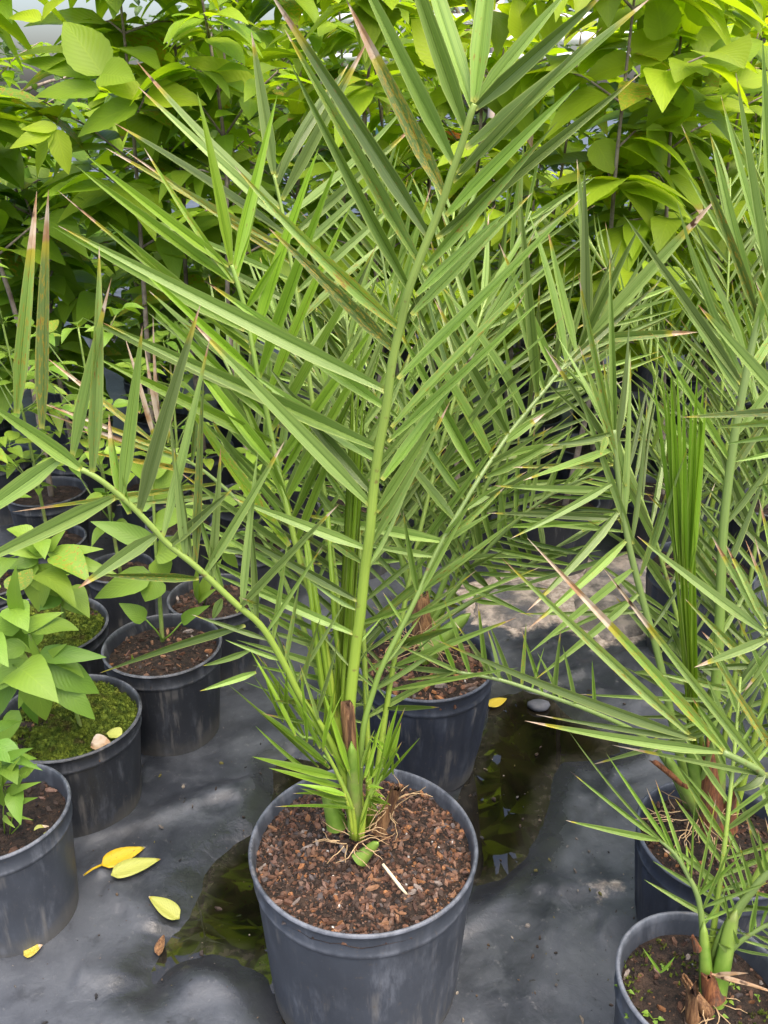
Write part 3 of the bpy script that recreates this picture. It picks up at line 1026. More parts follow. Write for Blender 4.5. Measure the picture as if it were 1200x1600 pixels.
# grey-green frond behind it
frond(palm, [(555, 1285, 1.05), (545, 1100, 1.08), (530, 950, 1.11), (510, 800, 1.15), (487, 620, 1.19), (470, 500, 1.215), (455, 410, 1.235), (442, 335, 1.25), (428, 273, 1.26)],
      [(428, 272, 393, 50, 18, dict(tip=.1)), (438, 325, 213, 104, 15, dict(tip=.15)), (445, 348, 214, 134, 14, dict(tip=.1)), (448, 368, 178, 188, 14, dict(tip=.1)), (452, 392, 163, 230, 12, dict(tip=.15, spot=.6)), (456, 412, 190, 232, 9, dict(tip=.2, spot=.6)), (460, 440, 205, 330, 10),
       (430, 276, 546, 98, 15, dict(tip=.05)), (433, 292, 520, 118, 13), (441, 312, 577, 58, 16, dict(tip=.2)), (446, 340, 640, 170, 14), (452, 372, 655, 190, 14, dict(tip=.15)), (458, 400, 600, 270, 13), (465, 455, 640, 300, 13), (470, 500, 620, 360, 13), (478, 550, 600, 420, 12), (485, 600, 240, 440, 14),
       (475, 530, 200, 420, 13), (490, 640, 280, 500, 13), (495, 700, 300, 560, 12), (490, 640, 590, 470, 12), (500, 740, 350, 640, 11), (470, 480, 250, 370, 12)],
      r0=.0055, r1=.0022, hue=1.0, dyl=(0, .12), flat=.6)
# old yellowing frond hanging low at the back left
frond(palm, [(548, 1280, 1.06), (505, 1080, 1.10), (450, 920, 1.16), (385, 800, 1.22), (330, 745, 1.26), (285, 715, 1.3), (240, 690, 1.33)],
      [(240, 690, 72, 558, 10, dict(tip=.45, spot=.7)), (255, 700, 62, 628, 9, dict(tip=.4, spot=.8)), (270, 708, 78, 632, 9, dict(tip=.5, spot=.7)), (285, 715, 120, 672, 9, dict(spot=.9, tip=.2)), (300, 724, 55, 640, 8, dict(tip=.6)), (250, 690, 238, 490, 8, dict(tip=.98)),
       (256, 690, 225, 540, 10, dict(tip=.85)), (262, 692, 278, 540, 8, dict(tip=.9)), (242, 690, 195, 525, 9, dict(tip=.9)), (320, 740, 130, 705, 10, dict(spot=.8)), (345, 755, 20, 800, 11, dict(spot=.6, tip=.2)), (360, 772, 180, 790, 10, dict(spot=.5)), (300, 722, 310, 590, 10), (340, 750, 380, 600, 10),
       (380, 798, 255, 790, 12), (405, 835, 300, 830, 12), (425, 870, 310, 850, 12), (390, 805, 440, 650, 11), (420, 860, 480, 700, 11), (440, 900, 520, 760, 11)],
      r0=.0055, r1=.002, hue=.4, dyl=(0, .08), flat=.6, label='drooping frond with yellow-spotted and dried tan leaflets')
# further fronds round the back of the crown
for (az, l0, l1, L, n, lm, hu) in ((35, 10, 36, .85, 19, .28, .6), (-40, 12, 46, .80, 17, .27, .5), (-8, 8, 30, .8, 18, .26, .8)):
    frond3(palm, (MAIN[0] + .01 + R.uniform(-.012, .012), MAIN[1] + .03, .3), az, l0, l1, L, n, lm, .0125, .0058, .002, hu)
# folded spear of unopened leaflets
mb = MB()
for i in range(16):
    x = 528 + R.uniform(-10, 12)
    yb = R.uniform(1.03, 1.06)
    ty = R.uniform(520, 760)
    leaflet(mb, P(x, 1120, yb), P(528 + (1120 - ty) * .065 + R.uniform(-14, 18), ty, yb + .06), R.uniform(.006, .011), V((R.uniform(-1, 1), -1, R.uniform(-.2, .2))), fold=1.1,
            c=lfc(.9, 0, .15, 0), bend=R.uniform(-.01, .01))
for (x0, x1, yt) in ((487, 478, 850), (497, 480, 845), (520, 512, 800)):
    mb.tube([P(x0 + 45, 1190, 1.045), P(x0 + 18, 1080, 1.05), P(x0 + 4, 980, 1.06), P(x1, yt, 1.08)], [.005, .0048, .0042, .003], 7, c=(1, 0, 0, 1))
under(mb.build('spear_leaf', M_YOUNG), palm)
# short juvenile leaves round the foot
mb = MB()
for (bx, by, tx, ty, w, hu) in ((535, 1217, 393, 1182, 17, .4), (510, 1192, 390, 1098, 13, .5), (515, 1200, 430, 1128, 13, .4), (535, 1230, 420, 1200, 13, .3), (540, 1243, 464, 1224, 13, .4), (543, 1252, 470, 1232, 11, .2), (543, 1258, 500, 1247, 9, .3),
                         (580, 1245, 611, 1258, 8, .5), (580, 1250, 600, 1256, 8, .5), (578, 1238, 602, 1246, 8, .5), (575, 1228, 600, 1232, 8, .4), (572, 1222, 612, 1172, 10, .7), (570, 1215, 598, 1120, 9, .5), (600, 1185, 622, 1100, 11, .4), (608, 1190, 627, 1130, 10, .6), (612, 1175, 600, 1145, 8, .4), (605, 1170, 580, 1150, 8, .4),
                         (590, 1225, 626, 1162, 10, .4), (560, 1225, 556, 1120, 9, .4), (555, 1220, 520, 1130, 12, .3), (545, 1205, 505, 1080, 12, .3), (565, 1200, 585, 1140, 9, .3), (580, 1215, 586, 1145, 9, .4), (462, 1150, 388, 1008, 9, .7), (468, 1150, 412, 1030, 9, .7), (445, 1125, 448, 1050, 10, .4), (455, 1140, 432, 1060, 8, .4),
                         (500, 1170, 430, 1030, 10, .4), (480, 1160, 470, 1050, 8, .4), (520, 1180, 470, 1085, 9, .4), (490, 1165, 498, 1080, 8, .5), (505, 1170, 520, 1085, 8, .5), (555, 1290, 540, 1245, 7, .4), (562, 1290, 580, 1240, 7, .4)):
    Yb = 1.0 + R.uniform(-.02, .03)
    for _ in range(1 if R.random() < .75 else 0):      # a thinner companion beside most of them
        leaflet(mb, P(bx + R.uniform(-14, 14), by + R.uniform(-10, 24), Yb + .012), P(tx + R.uniform(-45, 45), ty + R.uniform(-30, 40), Yb + R.uniform(-.03, .04)), w / FPX * R.uniform(.6, .9), V((R.uniform(-.6, .6), -.5, R.uniform(.5, 1))), bend=R.uniform(0, .12), fold=.7, c=lfc(hu, .08 if R.random() < .3 else 0, 0), twist=R.uniform(-.5, .5))
    leaflet(mb, P(bx, by, Yb), P(tx, ty, Yb + R.uniform(-.04, .03)), w / FPX * 1.1, V((R.uniform(-.6, .6), -.5, R.uniform(.5, 1))), bend=R.uniform(0, .1), fold=.6,
            c=lfc(hu, .06 if R.random() < .3 else 0, 0), twist=R.uniform(-.5, .5))
f = mb.build('juvenile_frond', M_YOUNG)
under(f, palm)
sb = MB()
for pl in ([(556, 1312), (552, 1270), (540, 1235), (520, 1195), (505, 1180)], [(562, 1312), (568, 1270), (580, 1235), (600, 1190), (612, 1170)], [(552, 1310), (540, 1240), (500, 1160), (470, 1150), (440, 1110)], [(566, 1310), (572, 1260), (590, 1225), (610, 1190)]):
    sb.tube(spline([P(a, b, 1.005) for a, b in pl], 12), [.0036 - .0001 * i * 1.8 for i in range(12)], 6)
s = sb.build('leaf_stalk', M_STALKY)
s.parent = f
s.data.transform(__import__('mathutils').Matrix.Translation(-V(palm.location)))
# foot of the palm: sheath, stubs of cut leaves, dry roots
stub('leaf_sheath', palm, P(551, 1200, 1.02), P(541, 1098, 1.02), .021, .020, .009, M_SHEATH, 0, 'brown fibrous sheath wrapped round the stalk')
stub('leaf_sheath', palm, P(556, 1300, 1.018), P(549, 1158, 1.018), .024, .015, .012, M_STUB, 0, 'smooth green swollen leaf base with a pinkish rim')
stub('cut_leaf_base', palm, P(527, 1298, 1.03), P(505, 1215, 1.04), .032, .016, .006, M_STUB, 0)
stub('cut_leaf_base', palm, P(560, 1348, .985), P(592, 1312, .99), .026, .010, .005, M_STUB, .1)
stub('leaf_sheath', palm, P(590, 1305, 1.03), P(622, 1222, 1.05), .024, .014, .004, M_SHEATH, .2, 'pale shredded dead leaf base')
fibres('fibrous_root', palm, P(556, 1318, 1.0), 20, .03, .04)
fibres('fibrous_root', palm, P(612, 1268, 1.045), 22, .012, .05, up=1.4)
mb = MB()
b = P(600, 1350, .97)
mb.tube([P(598, 1350, .975), P(612, 1368, .962), P(625, 1385, .95), P(636, 1398, .942)], [.0022, .0026, .0026, .0018], 7)
tag(mb.build('dry_twig', simple('pale_dry_wood', ((0.50, 0.40, 0.26), (0.62, 0.52, 0.36)), .7, 40, .2, .001)), 'pale dry stick lying on the bark chips of the front pot', 'twig')

# ================================================================== palm behind it
C2 = (.087, 1.562)
palm2 = thing('potted_palm', 'bushy palm in the dark ribbed pot directly behind the front pot, standing in the puddle', 'potted palm', (C2[0], C2[1], 0.004), 'potted feather palms')
pot_mesh(.144, .27, .76, M_POTB, palm2, ribs=12, n=144)
soil_mesh(.138, .243, palm2, chips=900, chipsize=.0055, lump=.008, seed=8, light=1.25)
Y2 = 1.58
frond(palm2, [(662, 985, 1.57), (700, 962, 1.56), (740, 938, 1.555), (790, 905, 1.55), (850, 868, 1.55), (910, 830, 1.55)],
      [(705, 960, 655, 905, 9), (725, 948, 672, 888, 10, dict(spot=.4)), (745, 935, 690, 860, 10), (765, 920, 700, 850, 12, dict(hue=.1)), (782, 908, 720, 820, 12, dict(hue=.1)), (800, 895, 745, 790, 12), (815, 885, 770, 775, 12), (830, 875, 790, 760, 12), (850, 865, 830, 750, 12), (720, 950, 660, 930, 8, dict(spot=.5)),
       (740, 938, 800, 945, 9), (770, 918, 860, 920, 10), (800, 898, 900, 890, 11), (830, 880, 920, 850, 11), (880, 850, 960, 800, 11), (910, 830, 990, 780, 12), (860, 862, 940, 860, 10)], r0=.0085, r1=.003, hue=.3)
for pl, n, lm, hu in (([(660, 975, 1.58), (650, 800, 1.6), (632, 620, 1.62), (605, 450, 1.65), (585, 330, 1.67)], 20, .32, .5), ([(662, 975, 1.58), (690, 780, 1.6), (730, 580, 1.63), (790, 420, 1.66), (830, 330, 1.7)], 20, .32, .6),
                      ([(668, 975, 1.57), (740, 800, 1.57), (820, 650, 1.58), (905, 540, 1.6), (975, 470, 1.62)], 19, .3, .8), ([(655, 975, 1.58), (610, 820, 1.57), (560, 700, 1.56), (500, 600, 1.56), (445, 540, 1.57)], 18, .28, .4),
                      ([(668, 980, 1.57), (760, 860, 1.55), (850, 780, 1.53), (930, 740, 1.52)], 16, .24, .5)):
    frond(palm2, pl, [], r0=.007, r1=.002, hue=hu, auto=dict(n=n, lmax=lm, w=.0135, side=(R.uniform(-.5, .5), -.9, .35), vee=.25))
for (az, l0, l1, L, n, lm, hu) in ((10, 8, 38, .95, 20, .3, .7), (70, 14, 55, .85, 18, .28, .9), (-60, 14, 50, .85, 18, .28, .5), (-20, 20, 60, .8, 18, .28, .3)):
    frond3(palm2, (C2[0] + R.uniform(-.015, .015), C2[1] + R.uniform(-.01, .02), .26), az, l0, l1, L, n, lm, .0125, .0058, .002, hu)
stub('cut_leaf_base', palm2, P(665, 1022, 1.52), P(735, 958, 1.53), .055, .016, .008, M_STUB, 0)
stub('leaf_sheath', palm2, P(665, 1015, 1.55), P(655, 920, 1.57), .055, .035, .02, M_SHEATH, 0)
fibres('fibrous_root', palm2, P(660, 1005, 1.54), 45, .05, .08, up=.9)

# ================================================================== palms down the right side
C3 = (.535, 1.092)
palm3 = thing('potted_palm', 'broad palm with a green unopened spear, second pot from the bottom right corner', 'potted palm', (C3[0], C3[1], 0.006), 'potted feather palms')
pot_mesh(.129, .25, .76, M_POTB, palm3, ribs=12, n=144)
soil_mesh(.123, .222, palm3, chips=700, chipsize=.004, lump=.007, seed=14, light=.8)
frond(palm3, [(1085, 1260, 1.09), (1062, 1180, 1.1), (1045, 1100, 1.11), (1028, 1022, 1.12), (1005, 940, 1.13), (985, 862, 1.135), (972, 792, 1.14), (963, 720, 1.14), (959, 672, 1.14)],
      [(961, 752, 800, 842, 13, dict(tip=.05, dy=-.08)), (958, 765, 768, 760, 12, dict(tip=.08)), (958, 702, 817, 751, 13, dict(tip=.10, dy=-.08)), (958, 676, 854, 697, 13, dict(tip=.12, dy=-.06)), (958, 726, 799, 730, 11, dict(tip=.12, spot=.5)), (970, 810, 760, 801, 12, dict(tip=.08)),
       (968, 796, 826, 956, 18, dict(tip=.14, dy=-.1)), (979, 843, 827, 983, 17, dict(tip=.12, dy=-.1)), (981, 862, 728, 940, 13, dict(tip=.06)), (990, 888, 827, 1020, 14, dict(dy=-.08)), (1000, 925, 838, 1062, 14, dict(tip=.03, dy=-.06)), (1003, 930, 850, 1000, 9), (1010, 955, 810, 960, 9), (948, 683, 938, 712, 12, dict(tip=.1, Y=1.1, dy=-.03)),
       (960, 690, 953, 396, 12, dict(tip=.06, hue=.5)), (958, 690, 903, 426, 12, dict(tip=.1, spot=.4)), (962, 700, 985, 505, 12, dict(hue=.9)), (957, 690, 870, 520, 12), (955, 700, 850, 540, 10, dict(tip=.25)), (973, 828, 986, 560, 15, dict(tip=.06, hue=1)), (985, 856, 1013, 630, 12, dict(tip=.04, hue=1)), (1020, 862, 1073, 698, 9, dict(tip=.04)),
       (978, 760, 940, 560, 12), (965, 720, 905, 540, 12), (1000, 900, 1045, 760, 10), (1020, 980, 1085, 880, 9), (990, 850, 900, 600, 12), (1030, 1010, 960, 930, 8), (1032, 1020, 1100, 930, 8)], r0=.008, r1=.0035, hue=.65, dyl=(-.03, .06), flat=.5)
mb = MB()
for i, (tx, ty) in enumerate(((1020, 586), (1033, 570), (1042, 600), (1057, 560), (1068, 600), (1080, 590), (1090, 574), (1100, 595), (1104, 612), (1048, 580))):
    leaflet(mb, P(1068 + (tx - 1060) * .25, 900 + R.uniform(-15, 15), 1.12), P(tx, ty, 1.13 + R.uniform(-.02, .03)), R.uniform(.010, .0135), V((R.uniform(-1, 1), -1, .1)), fold=.9, c=lfc(.1, .04 if i == 8 else 0, .1, 0), bend=0, rows=10)
for i in range(6):
    leaflet(mb, P(1082 + R.uniform(-6, 6), 1215, 1.1), P(1050 + 6 * i + R.uniform(-4, 4), R.uniform(700, 840), 1.125 + R.uniform(-.01, .02)), R.uniform(.008, .012), V((R.uniform(-1, 1), -1, .1)), fold=1.1, c=lfc(.3, 0, .15, 0), bend=0, rows=10)
under(mb.build('spear_leaf', M_YOUNG), palm3)
frond(palm3, [(1100, 1260, 1.1), (1118, 1080, 1.12), (1125, 960, 1.13), (1130, 830, 1.14), (1145, 700, 1.15), (1160, 615, 1.155), (1175, 540, 1.16), (1195, 460, 1.16), (1215, 390, 1.16)],
      [(1158, 600, 975, 334, 16, dict(tip=0)), (1160, 590, 1051, 318, 15, dict(tip=0)), (1166, 560, 1089, 380, 15), (1158, 620, 1073, 486, 13), (1185, 500, 1068, 195, 14, dict(tip=.04)), (1182, 505, 1110, 208, 17, dict(tip=.03)), (1200, 440, 1149, 113, 17, dict(tip=.03)), (1205, 430, 1125, 150, 13), (1210, 400, 1190, 60, 16), (1140, 720, 1020, 520, 13), (1135, 760, 1000, 600, 12),
       (1160, 600, 1260, 440, 14), (1150, 680, 1270, 520, 14), (1140, 740, 1230, 600, 14), (1132, 820, 1240, 680, 14), (1128, 900, 1200, 730, 16, dict(hue=.1)), (1125, 960, 1060, 870, 9), (1126, 930, 1050, 850, 8), (1122, 1000, 1180, 900, 10), (1176, 530, 1240, 300, 14)], r0=.0105, r1=.004, hue=.55, flat=.5)
frond(palm3, [(1075, 1262, 1.09), (1040, 1190, 1.085), (1000, 1148, 1.08), (925, 1112, 1.075), (850, 1085, 1.075), (780, 1062, 1.08), (715, 1050, 1.085)],
      [(712, 1052, 675, 965, 10, dict(tip=.12, hue=.1, Y=1.085)), (735, 1055, 694, 937, 10, dict(tip=.03, hue=.1, Y=1.085)), (760, 1060, 747, 943, 10, dict(tip=.12, hue=.1)), (780, 1063, 764, 985, 8, dict(hue=.8)), (772, 1062, 712, 972, 9, dict(hue=.9)), (800, 1070, 765, 975, 9), (815, 1075, 822, 974, 8, dict(hue=.1, spot=.5)), (865, 1092, 876, 985, 9, dict(tip=.1, hue=.2)), (850, 1088, 815, 985, 8),
       (930, 1112, 925, 1030, 7), (900, 1105, 880, 1010, 8), (880, 1098, 840, 1020, 8), (720, 1052, 575, 1036, 10, dict(tip=.03)), (725, 1053, 624, 1009, 9, dict(tip=.05, hue=.7)), (710, 1052, 628, 1063, 9, dict(tip=.12, spot=.5)), (790, 1066, 730, 1000, 8), (830, 1080, 850, 1010, 7)], r0=.005, r1=.0026, hue=.3, dyl=(-.02, .03), flat=.5)
frond(palm3, [(1090, 1260, 1.07), (1105, 1190, 1.04), (1130, 1120, 1.02), (1160, 1060, 1.0), (1195, 1010, .99)],
      [(1120, 1140, 925, 1195, 12, dict(tip=.1)), (1140, 1105, 1010, 1160, 10), (1128, 1095, 900, 1085, 9), (1150, 1080, 1020, 1050, 12, dict(spot=.4)), (1175, 1040, 1070, 935, 14, dict(tip=.06, spot=.5)), (1165, 1060, 1095, 985, 12, dict(tip=.18, spot=.5)), (1180, 1040, 1090, 1045, 12), (1140, 1110, 1010, 1180, 9, dict(tip=.15)), (1110, 1180, 1020, 1170, 8, dict(tip=.2)), (1130, 1120, 950, 1120, 8)],
      r0=.0055, r1=.003, hue=.5)
for (az, l0, l1, L, n, lm, hu) in ((20, 10, 34, .75, 18, .27, .8), (75, 16, 50, .7, 17, .26, .6), (-35, 15, 42, .75, 17, .26, .9), (45, 6, 25, .9, 19, .28, .7)):
    frond3(palm3, (C3[0] + R.uniform(-.015, .015), C3[1] + R.uniform(-.01, .02), .24), az, l0, l1, L, n, lm, .0125, .006, .002, hu)
stub('cut_leaf_base', palm3, P(1100, 1280, 1.06), P(1040, 1180, 1.05), .024, .014, .008, M_STUB, 0)
stub('cut_leaf_base', palm3, P(1112, 1285, 1.05), P(1082, 1165, 1.06), .034, .024, .011, M_STUB, 0)
stub('cut_leaf_base', palm3, P(1118, 1285, 1.05), P(1125, 1170, 1.06), .030, .022, .010, M_STUB, 0)
stub('leaf_sheath', palm3, P(1120, 1310, 1.03), P(1108, 1160, 1.05), .05, .014, .008, M_REDSHEATH, 0, 'red-brown torn sheath')
stub('leaf_sheath', palm3, P(1140, 1305, 1.04), P(1140, 1225, 1.05), .035, .012, .006, M_REDSHEATH, .2)
stub('leaf_sheath', palm3, P(1075, 1232, 1.05), P(1022, 1190, 1.04), .010, .008, .0015, M_REDSHEATH, 0)
fibres('fibrous_root', palm3, P(1090, 1290, 1.04), 28, .045, .05)

C4 = (.418, .815)
palm4 = thing('potted_palm', 'short young palm with thin leaflets in the pot at the bottom right corner', 'potted palm', (C4[0], C4[1], 0.006), 'potted feather palms')
pot_mesh(.1115, .27, .82, M_POT, palm4, n=128)
so4, hh4 = soil_mesh(.105, .232, palm4, chips=420, chipsize=.0032, lump=.006, seed=24, light=.7, moss=.12)
frond(palm4, [(1100, 1530, .83), (1099, 1480, .83), (1097, 1440, .835), (1090, 1400, .84), (1075, 1368, .845), (1055, 1335, .85), (1030, 1312, .855)],
      [(1031, 1313, 887, 1283, 13, dict(tip=.04, bend=.12, spot=.2)), (1035, 1315, 892, 1207, 10, dict(tip=.06)), (1040, 1318, 890, 1152, 6), (1052, 1330, 948, 1178, 9), (1056, 1337, 1010, 1230, 8, dict(tip=.2)), (1069, 1352, 1024, 1218, 8, dict(tip=.1)), (1075, 1366, 1072, 1315, 8), (1080, 1378, 1085, 1242, 7, dict(tip=.03)), (1090, 1395, 1118, 1252, 7), (1092, 1400, 1125, 1300, 8), (1062, 1345, 1036, 1325, 8, dict(tip=.4)),
       (1091, 1399, 1161, 1335, 10), (1097, 1418, 1202, 1378, 9, dict(tip=.02)), (1098, 1438, 1170, 1410, 8), (1100, 1450, 1202, 1464, 7), (1100, 1462, 1145, 1460, 5), (1100, 1472, 1140, 1470, 4), (1100, 1485, 1118, 1488, 4), (1096, 1425, 1150, 1300, 8), (1100, 1445, 1135, 1390, 7)], r0=.0068, r1=.002, hue=.25, dyl=(-.02, .05), flat=.5, tipp=.2)
frond(palm4, [(1108, 1530, .83), (1125, 1470, .83), (1150, 1425, .83), (1185, 1380, .83), (1225, 1335, .83), (1270, 1290, .83)],
      [(1168, 1410, 1138, 1306, 9, dict(tip=.1)), (1178, 1400, 1155, 1318, 9, dict(tip=.12)), (1195, 1380, 1165, 1275, 10, dict(tip=.22)), (1210, 1360, 1197, 1278, 9, dict(tip=.2)), (1160, 1418, 1130, 1330, 8), (1150, 1430, 1125, 1360, 7), (1140, 1445, 1128, 1380, 6), (1200, 1370, 1185, 1300, 9), (1220, 1345, 1240, 1230, 10)], r0=.008, r1=.0045, hue=.3, flat=.5, dyl=(-.02, .04))
frond(palm4, [(1112, 1535, .83), (1135, 1495, .82), (1165, 1465, .815), (1210, 1440, .81), (1260, 1425, .8)], [(1165, 1468, 1140, 1420, 6), (1190, 1452, 1250, 1500, 8), (1210, 1442, 1220, 1380, 8), (1180, 1458, 1175, 1400, 6)], r0=.005, r1=.0025, hue=.3, auto=dict(n=7, lmax=.10, w=.008, start=.4))
frond3(palm4, (C4[0] + .01, C4[1] + .01, .25), 60, 15, 55, .5, 13, .17, .010, .006, .002, .5)
frond3(palm4, (C4[0] + .01, C4[1] + .01, .25), 15, 12, 40, .42, 12, .15, .010, .005, .002, .6)
stub('cut_leaf_base', palm4, P(1108, 1572, .8), P(1099, 1440, .832), .022, .010, .008, M_STUB, 0)
stub('cut_leaf_base', palm4, P(1118, 1570, .8), P(1150, 1420, .828), .027, .015, .009, M_STUB, 0)
stub('leaf_sheath', palm4, P(1120, 1570, .79), P(1100, 1510, .81), .032, .014, .009, M_REDSHEATH, .2, 'glossy red-brown sheath round the foot')
stub('leaf_sheath', palm4, P(1085, 1600, .77), P(1072, 1515, .79), .018, .012, .004, M_SHEATH, .4, 'grey-brown curled dead sheath')
stub('leaf_sheath', palm4, P(1110, 1590, .78), P(1080, 1550, .78), .02, .01, .004, M_SHEATH, -.4)
stub('leaf_sheath', palm4, P(1092, 1488, .81), P(1082, 1462, .81), .012, .004, .002, M_REDSHEATH, 0)
fibres('fibrous_root', palm4, P(1110, 1570, .8), 18, .03, .04)
mb = MB()
for (a, b, c_, d_) in ((1112, 1522, 1215, 1552), (1118, 1526, 1200, 1545), (1115, 1524, 1168, 1520)):
    leaflet(mb, P(a, b, .8), P(c_, d_, .78), .006, V((0, -.5, 1)), c=(.5, 1.3, 0, 1), bend=.06)
under(mb.build('dead_leaf', M_PALM), palm4)['label'] = 'orange-brown dead leaflets'
# tiny weeds coming up in that pot
def weed(px, py, Yw, n, s, root, par, hue=.5):
    mb = MB()
    p = P(px, py, Yw)
    for i in range(n):
        a = R.uniform(0, 6.28)
        q = p + V((math.cos(a) * s * .6, math.sin(a) * s * .6, s * R.uniform(.2, .9)))
        mb.tube([p, q], [.0006, .0005], 4, c=(hue, 0, 0, 1), cap=False)
        broadleaf(mb, q, V((math.cos(a), math.sin(a), R.uniform(-.1, .3))), V((0, 0, 1)), s * R.uniform(.6, 1), s * .7, rows=6, c=(R.random(), 0, 0, 1), shape=.7)
    o = mb.build('weed_seedling', M_PEP)
    o.parent = par
    o.data.transform(__import__('mathutils').Matrix.Translation(-V(root.location)))
    return o
for (px, py, n, s) in ((975, 1548, 5, .009), (1020, 1592, 4, .010), (1133, 1562, 6, .009), (1148, 1540, 5, .007), (1185, 1562, 3, .005), (1040, 1510, 4, .006), (985, 1592, 3, .006), (1120, 1590, 4, .009)):
    d = ray(px, py)
    k_ = (.244 - H) / d.z
    weed(px, py, d.y * k_, n, s, palm4, so4)
mb = MB()
for (a, b) in ((1005, 1482), (1055, 1495)):
    leaflet(mb, P(1032, 1520, .79), P(a, b, .79), .004, V((0, -1, .6)), c=(.3, 0, 0, 1), bend=.06)
o = mb.build('weed_seedling', M_PEP)
o.parent = so4
o.data.transform(__import__('mathutils').Matrix.Translation(-V(palm4.location)))

# palm just past the right edge whose fronds reach into the view
C5 = (.80, 1.10)
palm5 = thing('potted_palm', 'palm just past the right edge, its pale brown-tipped fronds reaching into view', 'potted palm', (C5[0], C5[1], 0.006), 'potted feather palms')
pot_mesh(.129, .25, .76, M_POTB, palm5, ribs=12)
soil_mesh(.123, .222, palm5, lump=.007, seed=34)
a5 = (1445, 1240, 1.09)
frond(palm5, [a5, (1400, 1180, 1.05), (1330, 1175, 1.0), (1260, 1198, .95), (1200, 1212, .92), (1180, 1200, .91), (1130, 1175, .905)],
      [(1130, 1175, 824, 1130, 19, dict(tip=.1, hue=.7)), (1085, 1155, 680, 1003, 22, dict(tip=.04, hue=1.0, Y=.90, bend=.03)), (1088, 1155, 838, 1117, 14, dict(tip=.11, Y=.9)), (1078, 1148, 785, 873, 21, dict(tip=.05, hue=1.0, Y=.9)), (1131, 1173, 829, 843, 19, dict(tip=.37, spot=.5, hue=.3)), (1193, 1203, 943, 889, 18, dict(tip=.25, spot=.2, hue=.9)),
       (1195, 1205, 1141, 1240, 22, dict(bend=.35, hue=.8, tip=.03)), (1230, 1208, 1110, 1020, 16, dict(spot=.6, tip=.05)), (1260, 1198, 1150, 960, 16), (1200, 1212, 960, 1165, 10, dict(tip=.2))], r0=.006, r1=.0045, hue=.7, dyl=(-.05, .02), flat=.4)
frond(palm5, [a5, (1390, 1100, 1.05), (1320, 1030, 1.0), (1255, 1000, .96), (1205, 992, .935), (1198, 990, .93)],
      [(1200, 992, 994, 838, 18, dict(tip=.04, hue=.9)), (1198, 982, 1112, 838, 14, dict(tip=.22)), (1200, 998, 1086, 1043, 17, dict(tip=.18, hue=1)), (1196, 975, 1135, 852, 12, dict(tip=.2, spot=.4)), (1210, 990, 1180, 838, 13, dict(tip=.2, spot=.5)), (1215, 1000, 1160, 1085, 14, dict(tip=.25)), (1230, 995, 1188, 780, 13, dict(tip=.15)), (1220, 990, 1165, 842, 9, dict(tip=.3))], r0=.006, r1=.003, hue=.7, flat=.4)
frond(palm5, [a5, (1440, 1000, 1.05), (1400, 820, 1.0), (1340, 720, .97), (1270, 665, .95), (1235, 640, .94)],
      [(1270, 640, 1067, 652, 14, dict(hue=.7, Y=.95)), (1275, 655, 1116, 668, 13, dict(Y=.95)), (1285, 668, 1133, 694, 13, dict(Y=.95)), (1290, 690, 1144, 722, 13, dict(Y=.95)), (1310, 730, 1180, 760, 12, dict(Y=.95)), (1235, 640, 1090, 476, 22, dict(hue=.6)), (1260, 650, 1180, 440, 18), (1300, 690, 1240, 480, 16)], r0=.007, r1=.003, hue=.5, flat=.4)
for (az, l0, l1, L, hu) in ((-20, 12, 30, .85, .6), (40, 10, 35, .85, .7), (-70, 14, 36, .72, .8), (100, 14, 50, .7, .5)):
    frond3(palm5, (C5[0] + R.uniform(-.015, .015), C5[1], .24), az, l0, l1, L, 18, .27, .0125, .006, .002, hu)
stub('cut_leaf_base', palm5, V((C5[0], C5[1] - .02, .23)), V((C5[0] - .01, C5[1] - .03, .34)), .05, .03, .012, M_STUB, 0)

# two more palms further back on the right
for (cx, cy, lab, fr) in ((.80, 2.0, 'grey-green palm behind the spear-leaved palm, in front of the leafy saplings', ((0, 8, 26, .95, .9), (60, 14, 45, .9, .8), (-55, 14, 42, .9, .7), (110, 20, 60, .7, .6), (-100, 20, 62, .7, .9), (170, 14, 45, .75, .5), (30, 10, 35, .95, 1.0), (-20, 16, 50, .85, .4))),
                          (1.02, 1.62, 'dark green palm at the right edge in front of the bright yellow-green foliage', ((0, 8, 22, 1.05, .5), (60, 14, 45, .9, .7), (-50, 12, 34, 1.05, .8), (-85, 16, 50, .9, .3), (-20, 8, 28, 1.1, .6), (150, 18, 50, .75, .5)))):
    q = thing('potted_palm', lab, 'potted palm', (cx, cy, 0.006), 'potted feather palms')
    pot_mesh(.135, .26, .78, M_POTB, q, ribs=12)
    soil_mesh(.129, .235, q, chips=120, chipsize=.005, seed=int(cx * 99))
    for (az, l0, l1, L, hu) in fr:
        frond3(q, (cx + R.uniform(-.02, .02), cy + R.uniform(-.02, .02), .25), az + R.uniform(-8, 8), l0, l1, L, 19, .29, .0128, .0065, .002, hu)
    stub('cut_leaf_base', q, V((cx, cy - .02, .23)), V((cx - .01, cy - .03, .36)), .055, .03, .014, M_STUB, 0)
    fibres('fibrous_root', q, V((cx, cy - .02, .25)), 30, .05, .07)


